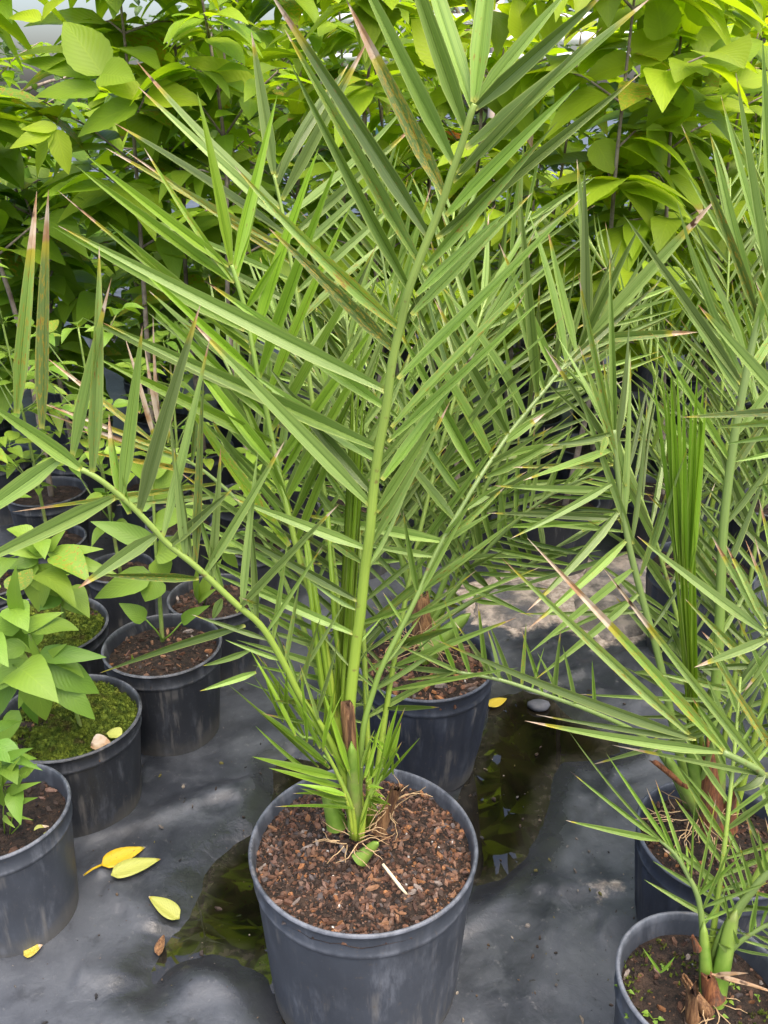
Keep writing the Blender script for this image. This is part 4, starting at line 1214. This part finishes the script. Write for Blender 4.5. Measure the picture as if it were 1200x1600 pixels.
# ================================================================== small pots on the left
def cluster(mb, p, n, L, W, hue, up=.25, spread=1.0):
    a0 = R.uniform(0, 6.28)
    for i in range(n):
        a = a0 + 2.4 * i
        d = V((math.cos(a) * spread, math.sin(a) * spread, up + R.uniform(-.35, .3)))
        l = L * R.uniform(.55, 1.15)
        c = (max(0, min(1, hue + R.uniform(-.5, .45))), .08 if R.random() < .08 else 0, .5 if R.random() < .07 else 0, R.choice((.75, .9, 1, 1, 1.12)))
        broadleaf(mb, p, d, V((R.uniform(-.3, .3), R.uniform(-.5, .1), 1)), l, W * l / L, droop=R.uniform(.2, .9), fold=R.uniform(.1, .35), c=c, petiole=l * .28, wave=.018, rows=12, shape=.8, serr=.012)


def stem(pts, r0, r1, mat, root, name='stem'):
    mb = MB()
    q = spline([V(p) for p in pts], 5 * len(pts))
    mb.tube(q, [r0 + (r1 - r0) * i / (len(q) - 1) for i in range(len(q))], 7)
    return under(mb.build(name, mat), root)


def small_pot(x, y, r, h, taper, label, mat=M_POTD, chips=160, moss=0, seed=1, fill=.86, light=.55):
    q = thing('potted_seedling', label, 'potted plant', (x, y, .006), 'leafy seedlings in small black pots')
    pot_mesh(r, h, taper, mat, q)
    so, hh = soil_mesh(r * .94, h * fill, q, chips=chips, chipsize=.0045, lump=.007, seed=seed, moss=moss, light=light)
    return q


def hero(mb, lv, Yd, hue=.5):
    for (bx, by, tx, ty, w, *o) in lv:
        hu = o[0] if o else hue
        B_, T_ = P(bx, by, Yd), P(tx, ty, Yd - .02 + R.uniform(-.03, .02))
        d = T_ - B_
        broadleaf(mb, B_, d, V((R.uniform(-.3, .3), -.75, .75)), d.length * 1.02, w * Yd / FPX * 1.08, droop=.25, fold=R.uniform(.05, .3), c=(max(0, min(1, hu + R.uniform(-.2, .2))), 0, 0, 1), wave=.012, rows=11, shape=.8, serr=.012)


qC = small_pot(-.487, 1.672, .1295, .236, .82, 'seedling with torn lower leaves in bare brown soil, right of the two mossy pots', chips=500, seed=41, light=.7)
stem([P(254, 1002, 1.67), P(249, 930, 1.67), P(243, 850, 1.66), P(240, 790, 1.66), P(236, 740, 1.66)], .005, .0025, M_GSTEM, qC)
mb = MB()
hero(mb, [(238, 898, 137, 928, 46, .6), (246, 900, 222, 938, 58, .5), (240, 850, 148, 812, 36, .4), (243, 868, 295, 842, 44, .9), (245, 872, 262, 905, 40, 1.0), (228, 968, 192, 944, 30, .5), (284, 972, 311, 948, 22, .4), (240, 820, 300, 790, 36, .7), (238, 790, 180, 770, 34, .6), (240, 780, 270, 730, 34, .6), (236, 745, 200, 720, 28, .8), (236, 745, 270, 700, 30, .8), (215, 1050, 205, 1035, 12, .7),
          (330, 790, 372, 775, 34, .9), (320, 800, 280, 790, 30, .8)], 1.66)
for pl in ([(254, 1000), (244, 985), (228, 968)], [(256, 1000), (268, 990), (284, 972)]):
    mb.tube([P(a, b, 1.66) for a, b in pl], [.0022, .0018, .0016], 5, c=(.3, 0, 0, 1))
under(mb.build('foliage', M_PEP), qC)

qB = small_pot(-.622, 1.437, .141, .222, .83, 'seedling with drooping leaves in the small mossy pot beside the yellow fallen leaf', chips=60, moss=1.6, seed=52, fill=.86)
stem([P(130, 1150, 1.42), P(110, 1090, 1.4), (P(70, 1035, 1.36)), P(45, 990, 1.34)], .004, .0022, M_GSTEM, qB)
mb = MB()
hero(mb, [(72, 1036, 156, 1082, 56, .3), (60, 1022, 155, 1022, 34, .35), (52, 1055, 71, 1133, 54, .9), (84, 1062, 148, 1122, 46, .2), (34, 985, 86, 954, 28, .7), (30, 960, 12, 905, 30, .6), (30, 985, -20, 960, 34, .4), (40, 1010, -25, 1020, 36, .5), (38, 1030, -15, 1080, 40, .6), (30, 1050, -30, 1130, 44, .4), (45, 1060, 25, 1110, 18, .8), (60, 1030, 40, 990, 14, .9), (70, 1030, 95, 1008, 16, .7), (45, 1090, 50, 1140, 32, .1), (60, 1050, 40, 1075, 16, .6), (20, 1000, 50, 1020, 14, .9), (30, 1110, -10, 1170, 34, .3)], 1.34)
for (a, b, Yd, n_) in ((45, 990, 1.34, 5), (70, 1032, 1.36, 5), (20, 1040, 1.33, 5), (90, 1075, 1.38, 4), (15, 940, 1.36, 6), (-20, 1000, 1.32, 5)):
    cluster(mb, P(a, b, Yd), max(2, n_ - 3), .092, .066, .6)
under(mb.build('foliage', M_PEP), qB)

qD = small_pot(-.800, 1.795, .150, .205, .84, 'seedling with broad pale leaves in the farther of the two mossy pots', chips=60, moss=1.5, seed=63, fill=.88)
stem([P(100, 985, 1.74), P(97, 930, 1.72), P(88, 880, 1.68), P(76, 850, 1.66)], .005, .0028, M_GSTEM, qD)
mb = MB()
hero(mb, [(66, 884, 47, 958, 66, 1.0), (58, 882, 93, 938, 52, .9), (74, 866, 146, 852, 24, .7), (78, 868, 169, 888, 30, .5), (82, 878, 121, 894, 26, .3), (60, 872, 10, 884, 26, .6), (70, 862, 36, 842, 26, .5), (76, 860, 92, 832, 18, .7), (60, 876, 0, 925, 34, .6), (95, 930, 60, 950, 30, .1), (95, 940, 130, 960, 14, .9), (70, 865, 20, 860, 22, .7), (90, 905, 60, 900, 20, .4)], 1.66)
for (a, b, Yd, n_) in ((80, 862, 1.66, 5), (95, 915, 1.70, 3), (60, 845, 1.66, 5), (40, 900, 1.62, 4), (20, 870, 1.64, 5)):
    cluster(mb, P(a, b, Yd), max(2, n_ - 3), .10, .070, .6)
under(mb.build('foliage', M_PEP), qD)

qA = small_pot(-.648, 1.158, .119, .242, .84, 'scuffed grey pot with only small weeds in it, cut by the left edge', mat=M_POT, chips=220, seed=74, fill=.84)
mb = MB()
hero(mb, [(5, 1260, -15, 1210, 22, .6), (15, 1250, 22, 1215, 18, .6), (8, 1240, 40, 1225, 16, .6), (2, 1225, 12, 1195, 16, .6), (5, 1275, 10, 1285, 10, .9), (10, 1270, 40, 1280, 8, .9), (-10, 1240, -40, 1200, 26, .5), (30, 1255, 38, 1248, 12, .4), (2, 1190, 30, 1170, 20, .3), (20, 1180, 55, 1200, 14, .3)], 1.12)
for pl in ([(8, 1310), (5, 1270), (8, 1230)], [(14, 1310), (20, 1270), (20, 1230)], [(-8, 1310), (-12, 1270), (-10, 1235)], [(2, 1320), (30, 1290), (32, 1255)]):
    mb.tube([P(a, b, 1.13) for a, b in pl], [.0012, .0011, .001], 5, c=(.8, 0, 0, 1))
for (a, b, Yd, n_) in ((5, 1190, 1.14, 5), (-15, 1215, 1.12, 5), (25, 1225, 1.13, 4), (-25, 1160, 1.13, 6)):
    cluster(mb, P(a, b, Yd), n_, .055, .034, .5)
under(mb.build('foliage', M_PEP), qA)

qE = small_pot(-.418, 1.925, .115, .212, .82, 'tiny sprout in the pot half hidden behind the drooping frond', chips=300, seed=85)
mb = MB()
hero(mb, [(308, 938, 302, 915, 12, .6), (310, 940, 330, 920, 12, .6), (310, 935, 300, 895, 14, .7), (312, 935, 335, 880, 22, .9), (345, 850, 380, 862, 24, .9), (350, 860, 372, 890, 20, 1)], 1.9)
mb.tube([P(312, 950, 1.91), P(309, 935, 1.9), P(308, 925, 1.9)], [.0014, .0012, .001], 5, c=(.4, 0, 0, 1))
mb.tube([P(318, 950, 1.91), P(330, 890, 1.9), P(350, 850, 1.9)], [.0014, .0012, .001], 5, c=(.4, 0, 0, 1))
under(mb.build('foliage', M_PEP), qE)


def bushy(x, y, r, h, label, nodes, hp, hue, seed, L=.062, lean=(0, 0), br=5):
    q = small_pot(x, y, r, h, .84, label, chips=80, seed=seed)
    mb, sb = MB(), MB()
    top = V((x + lean[0], y + lean[1], hp))
    base = V((x, y, h * .86))
    st = spline([base, base.lerp(top, .5) + V((R.uniform(-.02, .02), 0, 0)), top], 12)
    sb.tube(st, [.0055 - .0003 * i for i in range(12)], 7)
    for i in range(nodes):
        f = .35 + .65 * i / (nodes - 1)
        p = st[min(11, int(f * 11))]
        cluster(mb, p, 3, L, L * .55, hue)
        if i < nodes - 1:
            for k in range(2):
                a = R.uniform(0, 6.28)
                e = p + V((math.cos(a) * .09, math.sin(a) * .09, R.uniform(.06, .16))) * R.uniform(.6, 1.2)
                sb.tube([p, p.lerp(e, .5) + V((0, 0, -.01)), e], [.0026, .0022, .0016], 5)
                cluster(mb, e, br, L, L * .55, hue, .35)
    under(sb.build('stem', M_GSTEM), q)
    under(mb.build('foliage', M_PEP), q)


bushy(-.70, 2.10, .089, .2, 'upright bright green seedling in the pot behind the broad pale-leaved seedling', 8, .84, .6, 91, lean=(-.02, 0))
bushy(-.945, 2.27, .102, .2, 'thick-stemmed yellow-green seedling near the left edge', 8, .92, .8, 92, lean=(-.03, 0))
bushy(-.60, 2.38, .10, .2, 'slim pale seedling behind the drooping frond, nearest the row of saplings', 7, .76, .55, 93, lean=(.02, 0))
bushy(-1.02, 2.03, .10, .2, 'leafy seedling at the left edge behind the mossy pots', 7, .66, .7, 94, lean=(-.03, 0))
bushy(-.36, 2.25, .10, .2, 'low bright seedling seen through the fronds left of the front palm', 4, .42, .75, 95, lean=(.0, 0))

# ================================================================== things lying about
def fallen(name, label, px0, px1, w, mat, c, z=.012, stalk=0, curl=.25, cat='fallen leaf'):
    B_, T_ = G(px0[0], px0[1], z), G(px1[0], px1[1], z)
    mb = MB()
    for q_ in (B_, T_):
        q_.z = ground_z(q_.x, q_.y) + .004
    T_.z += .006
    d = T_ - B_
    broadleaf(mb, B_, d, V((R.uniform(-.15, .15), -.2, 1)), d.length, w, droop=.06, fold=curl, c=c, wave=.006, rows=11, shape=.85)
    if stalk:
        e = B_ - d.normalized() * stalk
        e.z = ground_z(e.x, e.y) + .002
        mb.tube([B_ + V((0, 0, .001)), B_.lerp(e, .5) + V((0, 0, .003)), e + V((0, 0, 0))], [.0016, .0013, .0012], 5, c=c)
    o = mb.build(name, mat)
    md = o.modifiers.new('thickness', 'SOLIDIFY')
    md.thickness = .0008
    return tag(o, label, cat)


fallen('fallen_leaf', 'bright yellow fallen leaf with a long stalk on the grey sheet', (160, 1360), (228, 1326), .036, M_YEL, (.05, .05, .25, 1), .016, stalk=.035)
fallen('fallen_leaf', 'olive-yellow fallen leaf beside the bright yellow one', (175, 1378), (252, 1348), .036, M_YEL, (1, .02, .1, 1), .012, stalk=0)
fallen('fallen_leaf', 'torn pale green leaf scrap at the edge of the left puddle', (280, 1434), (234, 1410), .03, M_YEL, (1, .05, .1, .9), .014, curl=.5)
fallen('fallen_leaf', 'small dry brown leaf at the rim of the left puddle', (248, 1492), (256, 1464), .016, M_SHEATH, (.5, 1.2, 0, 1), .010, curl=.8)
fallen('fallen_leaf', 'yellow leaf lying in the puddle beside the dark ribbed pot', (764, 1106), (792, 1092), .03, M_YEL, (.3, 0, .2, 1), .006)
fallen('fallen_leaf', 'yellowed leaf scrap by the foot of the grey pot at the left edge', (38, 1498), (68, 1484), .022, M_YEL, (.8, .2, .8, 1), .012)


def on_soil(label, bx, by, tx, ty, w, z, mat, c):
    B_, T_ = G(bx, by, z), G(tx, ty, z + .008)
    mb = MB()
    broadleaf(mb, B_, T_ - B_, V((.2, -.3, 1)), (T_ - B_).length, w, droop=.3, fold=.35, c=c, wave=.04, rows=9)
    return tag(mb.build('fallen_leaf', mat), label, 'fallen leaf')


on_soil('brown curled leaf lying on the moss of the small pot', 142, 1162, 172, 1158, .034, .222, M_PALM, (.5, 1.3, 0, 1))
on_soil('pale yellow-green leaf leaning on the brown one in the mossy pot', 190, 1150, 166, 1140, .028, .226, M_YEL, (1, 0, 0, 1))
on_soil('pale shrivelled leaf on the soil of the grey pot at the left edge', 55, 1305, 75, 1288, .022, .212, M_YEL, (1, .3, 0, 1))
# crumbs of bark and grit scattered over the sheet
mb = MB()
for i in range(1500):
    if i % 3 == 0:
        px_, py_, sd0 = R.choice(((560, 1560, .22), (110, 1460, .2), (160, 1290, .16), (250, 1170, .15), (660, 1230, .18), (1010, 1440, .16), (960, 1530, .1)))
        g_ = G(px_, py_)
        x, y = g_.x + R.gauss(0, sd0), g_.y + R.gauss(0, sd0)
    else:
        x, y = R.uniform(-1.1, 1.1), R.uniform(.55, 2.6)
    s = .0016 * (0.5 + 2.6 * R.random() ** 5)
    c = R.choice(((.05, .035, .025), (.03, .022, .018), (.10, .07, .045), (.02, .02, .02), (.22, .19, .15), (.14, .13, .12), (.12, .11, .03)))
    blob_chip(mb, (x, y, ground_z(x, y) + s * .2), s * R.uniform(.8, 2), s * R.uniform(.5, 1), s * .35, c + (1,))
tag(mb.build('grit', M_CHIP, smooth=False), 'scattered crumbs of bark and grit lying on the grey sheet', 'grit', kind='stuff')
# pebble in the wet hollow
mb = MB()
p = G(842, 1102, .008)
for i in range(9):
    th = math.pi * i / 8
    for k in range(12):
        a = 6.2832 * k / 12
        mb.vert(p + V((.028 * math.sin(th) * math.cos(a) * (1 + .1 * math.sin(3 * a)), .020 * math.sin(th) * math.sin(a), .012 * math.cos(th))))
for i in range(8):
    for k in range(12):
        mb.face((i * 12 + k, i * 12 + (k + 1) % 12, (i + 1) * 12 + (k + 1) % 12, (i + 1) * 12 + k))
tag(mb.build('pebble', M_STONE), 'smooth grey pebble at the edge of the right puddle', 'pebble')

# ================================================================== saplings behind
def sap_leaf(mb, p, d, L, hue, up=None):
    N = V((R.uniform(-.35, .35), R.uniform(-.45, .25), 1)) if up is None else up
    broadleaf(mb, p, d, N, L, L * R.uniform(.46, .62), droop=R.uniform(.1, .7), fold=R.uniform(.08, .3), c=(max(0, min(1, hue)), .12 if R.random() < .03 else 0, .6 if R.random() < .04 else 0, R.choice((.7, .85, 1, 1, 1.1, 1.2))), rows=9, petiole=.012,
              serr=.02, wave=.012, shape=.85)


def sapling(x, y, h, hue, label, nt=11, L=.15, zlo=.42, group='broad-leaved saplings behind the palms', extra=None, flower=None):
    q = thing('potted_sapling', label, 'sapling', (x, y, .006), group)
    pot_mesh(.12, .23, .82, M_POTD, q, n=40)
    soil_mesh(.112, .20, q, seed=int(abs(x) * 100) + 3)
    sb, mb = MB(), MB()
    base = V((x + R.uniform(-.02, .02), y, .19))
    top = V((x + R.uniform(-.12, .12), y + R.uniform(-.12, .08), h))
    st = spline([base, base.lerp(top, .35) + V((R.uniform(-.04, .04), 0, 0)), base.lerp(top, .7) + V((R.uniform(-.05, .05), R.uniform(-.04, .04), 0)), top], 16)
    sb.tube(st, [.0095 - .00048 * i for i in range(16)], 7)
    for i in range(nt):
        f = zlo + (1 - zlo) * (i + R.uniform(-.2, .2)) / (nt - 1)
        f = max(.2, min(1, f))
        p = st[int(f * 15)]
        a = i * 2.4 + R.uniform(-.5, .5)
        l = R.uniform(.12, .3) * (1.15 - .55 * f)
        e = p + V((math.cos(a) * l, math.sin(a) * l, l * R.uniform(.1, .7)))
        mid = p.lerp(e, .5) + V((0, 0, .015))
        sb.tube([p, mid, e], [.0035, .0028, .0018], 5)
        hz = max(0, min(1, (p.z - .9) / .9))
        for kx in range(9):
            g = (kx + .5) / 8.5
            b_ = (p.lerp(mid, g * 2) if g < .5 else mid.lerp(e, min(1, g * 2 - 1)))
            aa = a + (1.1 if kx % 2 else -1.1) * R.uniform(.5, 1.2)
            d = V((math.cos(aa), math.sin(aa), R.uniform(-.35, .35)))
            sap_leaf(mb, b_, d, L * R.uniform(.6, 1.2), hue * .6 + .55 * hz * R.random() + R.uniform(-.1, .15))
    for k_ in range(7):
        a = k_ * .9 + R.random()
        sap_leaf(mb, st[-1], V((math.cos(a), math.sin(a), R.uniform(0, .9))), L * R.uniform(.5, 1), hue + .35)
    if extra:
        for (bx, by, tx, ty, w, hu, Yd) in extra:
            B_, T_ = P(bx, by, Yd), P(tx, ty, Yd + R.uniform(-.06, .06))
            d = T_ - B_
            broadleaf(mb, B_, d, V((R.uniform(-.2, .2), -.8, .8)), d.length, w * Yd / FPX * 1.1, droop=R.uniform(.1, .4), fold=R.uniform(.1, .35), c=(hu, 0, 0, 1), rows=15, serr=.025, wave=.014, shape=.9)
    if flower:
        fb = MB()
        for k_ in range(9):
            a = k_ * .7
            broadleaf(fb, V(flower), V((math.cos(a), math.sin(a) - .5, R.uniform(-.2, .7))), V((0, -.6, .8)), .032, .022, rows=6, shape=.7)
        under(fb.build('flower', M_ORANGE), q)['label'] = 'small orange blossom'
    under(sb.build('trunk', M_BARKSTEM), q)
    under(mb.build('foliage', M_SAP), q)
    return q


HL = [(160, 118, 97, 18, 60, .45, 2.3), (158, 116, 208, 120, 50, .4, 2.3), (156, 142, 48, 130, 36, .3, 2.3), (216, 166, 108, 190, 46, .35, 2.3), (152, 122, 22, 78, 32, .3, 2.32), (222, 152, 152, 118, 34, .95, 2.3), (226, 152, 312, 144, 44, .9, 2.3),
      (64, 32, 3, 8, 26, 1, 2.3), (66, 32, 92, -8, 26, 1, 2.3), (400, 142, 280, 74, 40, .85, 2.35), (82, 206, 12, 226, 26, .7, 2.3), (86, 206, 40, 272, 30, .75, 2.3), (88, 202, 106, 272, 30, .8, 2.3), (90, 200, 30, 195, 20, .8, 2.3)]
HRt = [(988, 95, 1058, 48, 62, .95, 2.4), (990, 100, 905, 110, 44, .9, 2.4), (816, 62, 814, -8, 42, 1, 2.4), (700, 104, 652, 18, 60, 1, 2.4), (1108, 112, 1202, 42, 48, .45, 2.4), (1108, 114, 1052, 78, 36, .5, 2.4), (1082, 142, 1028, 202, 50, .4, 2.4), (1100, 160, 1180, 170, 26, .9, 2.4), (1010, 200, 1060, 260, 40, .6, 2.4),
       (1035, 60, 1030, -20, 50, .7, 2.4), (1090, 40, 1120, -30, 50, .8, 2.4), (1150, 130, 1215, 110, 34, .85, 2.4), (960, 140, 900, 180, 40, .8, 2.4), (930, 220, 960, 270, 44, .7, 2.4), (880, 220, 850, 190, 30, .9, 2.4), (700, 110, 760, 130, 30, .95, 2.45), (640, 130, 600, 90, 40, .9, 2.45), (860, 60, 850, 0, 40, 1, 2.4)]
row1 = [(-1.02, 'left-edge sapling with sky showing between its leaves', .35, HL), (-.70, 'sapling with large corrugated drooping leaves at the top left', .45, None), (-.40, 'mid-green sapling behind the upright grey leaflets left of centre', .3, None), (-.08, 'sapling directly behind the top of the tall front frond', .6, None),
        (.22, 'sapling with round yellow-green leaves beside the pinkish post', .85, None), (.52, 'glowing yellow-green sapling right of the tall front frond', .95, HRt), (.84, 'sapling with toothed leaves at the top right', .75, None), (1.14, 'yellow-green sapling at the right edge above the dark palm', .7, None)]
for i, (x, lab, hu, ex) in enumerate(row1):
    sapling(x * 1.02, 2.52 + R.uniform(-.06, .06), 1.62 + R.uniform(-.05, .12), hu, lab, extra=ex, L=(.20, .19, .13, .16, .15, .18, .15, .13)[i], nt=(9, 14, 16, 16, 16, 16, 16, 16)[i], zlo=.36 if x > -.2 else .5, flower=P(705, 215, 2.75) if i == 4 else None)
n_ = 0
for (yy, cnt, hh_, lab) in ((2.92, 9, 1.75, 'thin-stemmed sapling in the second row of the leafy hedge of saplings'), (3.35, 10, 1.85, 'sapling deep inside the leafy row, its stem in dark shade'), (3.85, 10, 1.95, 'sapling in the hindmost full leafy row, only its upper leaves showing'), (4.5, 11, 1.5, 'short bushy sapling in the darkness behind the last tall row'), (5.5, 13, 1.25, 'lowest bushy sapling, farthest from the camera, glimpsed under the leafy rows')):
    for i in range(cnt):
        x = (-.5 + (i + .5) / cnt) * (yy * .96 + .25) + R.uniform(-.06, .06)
        right = x / (yy * .45)
        # thinner at the upper left, where sky shows through
        sapling(x, yy + R.uniform(-.1, .1), hh_ + R.uniform(-.12, .1) - (.25 if right > .0 else 0) - (.5 if right < -.55 and yy > 2.5 else 0), .45 + .3 * right + R.uniform(-.15, .15), lab, nt=18, L=R.uniform(.10, .19), zlo=.3 if yy < 3 else (.2 if yy < 3.6 else .06))

# low slabs of rough stone lying on the sheet behind the puddle
M_SLAB = simple('rough_stone', ((0.10, 0.09, 0.08), (0.34, 0.29, 0.24), (0.075, 0.075, 0.08)), .85, 18, 1.0, .008)
for lab_, pts_ in (('pale rough flat stone behind the dark ribbed pot', [(735, 985), (742, 945), (775, 920), (830, 915), (862, 930), (872, 965), (850, 985), (800, 992)]),
                   ('grey-tan flat stone under the cut-tipped leaflets of the spear-leaved palm', [(905, 1000), (890, 940), (915, 890), (975, 868), (1018, 890), (1030, 950), (1005, 1002), (950, 1012)])):
    poly = gpoly(pts_)
    x0, x1 = min(q_[0] for q_ in poly), max(q_[0] for q_ in poly)
    y0, y1 = min(q_[1] for q_ in poly), max(q_[1] for q_ in poly)
    xs, ys = np.arange(x0 - .01, x1 + .01, .006), np.arange(y0 - .01, y1 + .01, .006)
    XX, YY = np.meshgrid(xs, ys)
    sd_s = polysdf(XX, YY, poly) + .03 * (fbm(XX * 22, YY * 22, 61) - .45)
    zz = .030 * np.clip(-sd_s / .035, 0, 1) ** .5 + .014 * (fbm(XX * 28, YY * 28, 63) - .4) + .010 * (fbm(XX * 9, YY * 9, 64) - .4)
    mb = MB()
    gi = {}
    for j in range(len(ys)):
        for i in range(len(xs)):
            if sd_s[j, i] < .004:
                gi[i, j] = mb.vert((xs[i], ys[j], max(.002, .006 + zz[j, i])))
    for (i, j), a_ in gi.items():
        q_ = [(i, j), (i + 1, j), (i + 1, j + 1), (i, j + 1)]
        if all(e_ in gi for e_ in q_):
            mb.face([gi[e_] for e_ in q_])
    tag(mb.build('flat_stone', M_SLAB), lab_, 'stone')

# ================================================================== frame and trees beyond
fr = thing('shade_house_frame', 'white pipe rails on a pinkish post and a teal post behind the saplings', 'frame', (.62, 4.9, 0))
for (px, r_, mt, nmx, zt) in ((776, .026, M_PINK, 'post', 2.6), (593, .018, M_TEAL, 'post', 1.62)):
    b_ = P(px, 60, 4.9)
    mb = MB()
    mb.tube([V((b_.x, 4.9, 0)), V((b_.x, 4.9, zt))], [r_ * 1.15, r_ * 1.15], 4 if mt is M_PINK else 12)
    under(mb.build(nmx, mt), fr)
for (y0, r_) in ((58, .028), (26, .022), (86, .018)):
    mb = MB()
    a, b_ = P(470, y0 + 3, 4.85), P(1010, y0, 4.85)
    mb.tube([a, a.lerp(b_, .5) + V((0, 0, -.006)), b_], [r_] * 3, 12)
    under(mb.build('pipe_rail', M_WHITE), fr)


def far_tree(x, y, h, w, label, n, zlo=.3):
    q = thing('tree', label, 'tree', (x, y, 0), 'trees beyond the saplings')
    sb, mb = MB(), MB()
    sb.tube(spline([V((x, y, -.05)), V((x + .1, y, h * .4)), V((x - .05, y, h * .85))], 10), [.13 - .011 * i for i in range(10)], 9)
    cl = [(x + R.gauss(0, w * .4), y + R.gauss(0, w * .35), h * (zlo + (1 - zlo) * R.random())) for _ in range(26)]
    for c_ in cl:
        sb.tube([V((x, y, c_[2] * .7)), V((x, y, c_[2] * .7)).lerp(V(c_), .6) + V((0, 0, .05)), V(c_)], [.03, .02, .008], 5)
    for i in range(n):
        c_ = R.choice(cl)
        p = V((c_[0] + R.gauss(0, w * .16), c_[1] + R.gauss(0, w * .16), c_[2] + R.gauss(0, h * .07)))
        a = R.uniform(0, 6.28)
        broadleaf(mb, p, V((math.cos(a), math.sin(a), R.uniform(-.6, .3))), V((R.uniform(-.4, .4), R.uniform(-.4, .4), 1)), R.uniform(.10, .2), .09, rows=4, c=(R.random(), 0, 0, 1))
    under(sb.build('trunk', M_BARKSTEM), q)
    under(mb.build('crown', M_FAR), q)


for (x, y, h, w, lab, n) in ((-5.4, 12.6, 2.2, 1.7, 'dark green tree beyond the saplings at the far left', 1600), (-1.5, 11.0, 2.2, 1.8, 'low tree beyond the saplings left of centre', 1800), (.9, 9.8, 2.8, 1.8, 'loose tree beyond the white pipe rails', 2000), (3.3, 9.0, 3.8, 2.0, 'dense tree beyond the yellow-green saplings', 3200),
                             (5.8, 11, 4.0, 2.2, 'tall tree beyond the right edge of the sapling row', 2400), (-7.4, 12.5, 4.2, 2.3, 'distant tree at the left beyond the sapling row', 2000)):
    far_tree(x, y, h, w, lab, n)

# ================================================================== light
w = bpy.data.worlds.new('World')
SC.world = w
w.use_nodes = True
nt = w.node_tree
bg = nt.nodes['Background']
sky = nt.nodes.new('ShaderNodeTexSky')
sky.sky_type = 'NISHITA'
sky.sun_disc = False
EL, AZ = 68, 150         # high, over the right shoulder
sky.sun_elevation = rad(EL)
sky.sun_rotation = rad(AZ)
sky.air_density, sky.dust_density, sky.ozone_density = 1.0, 6.0, 1.0
nt.links.new(sky.outputs[0], bg.inputs[0])
bg.inputs[1].default_value = 0.15
sl = bpy.data.lights.new('sun', 'SUN')
sl.energy = 1.0
sl.angle = rad(75)
sl.color = (1, .96, .88)
so_ = bpy.data.objects.new('sun', sl)
COL.objects.link(so_)
sd_ = V((math.sin(rad(AZ)) * math.cos(rad(EL)), math.cos(rad(AZ)) * math.cos(rad(EL)), math.sin(rad(EL))))
so_.rotation_euler = sd_.to_track_quat('Z', 'Y').to_euler()
so_.location = sd_ * 20
SC.view_settings.view_transform = 'Standard'
SC.view_settings.look = 'None'
SC.view_settings.exposure = 1.6
SC.view_settings.gamma = 1.0
SC.cycles.max_bounces = 8
SC.cycles.transparent_max_bounces = 8
SC.cycles.use_denoising = True
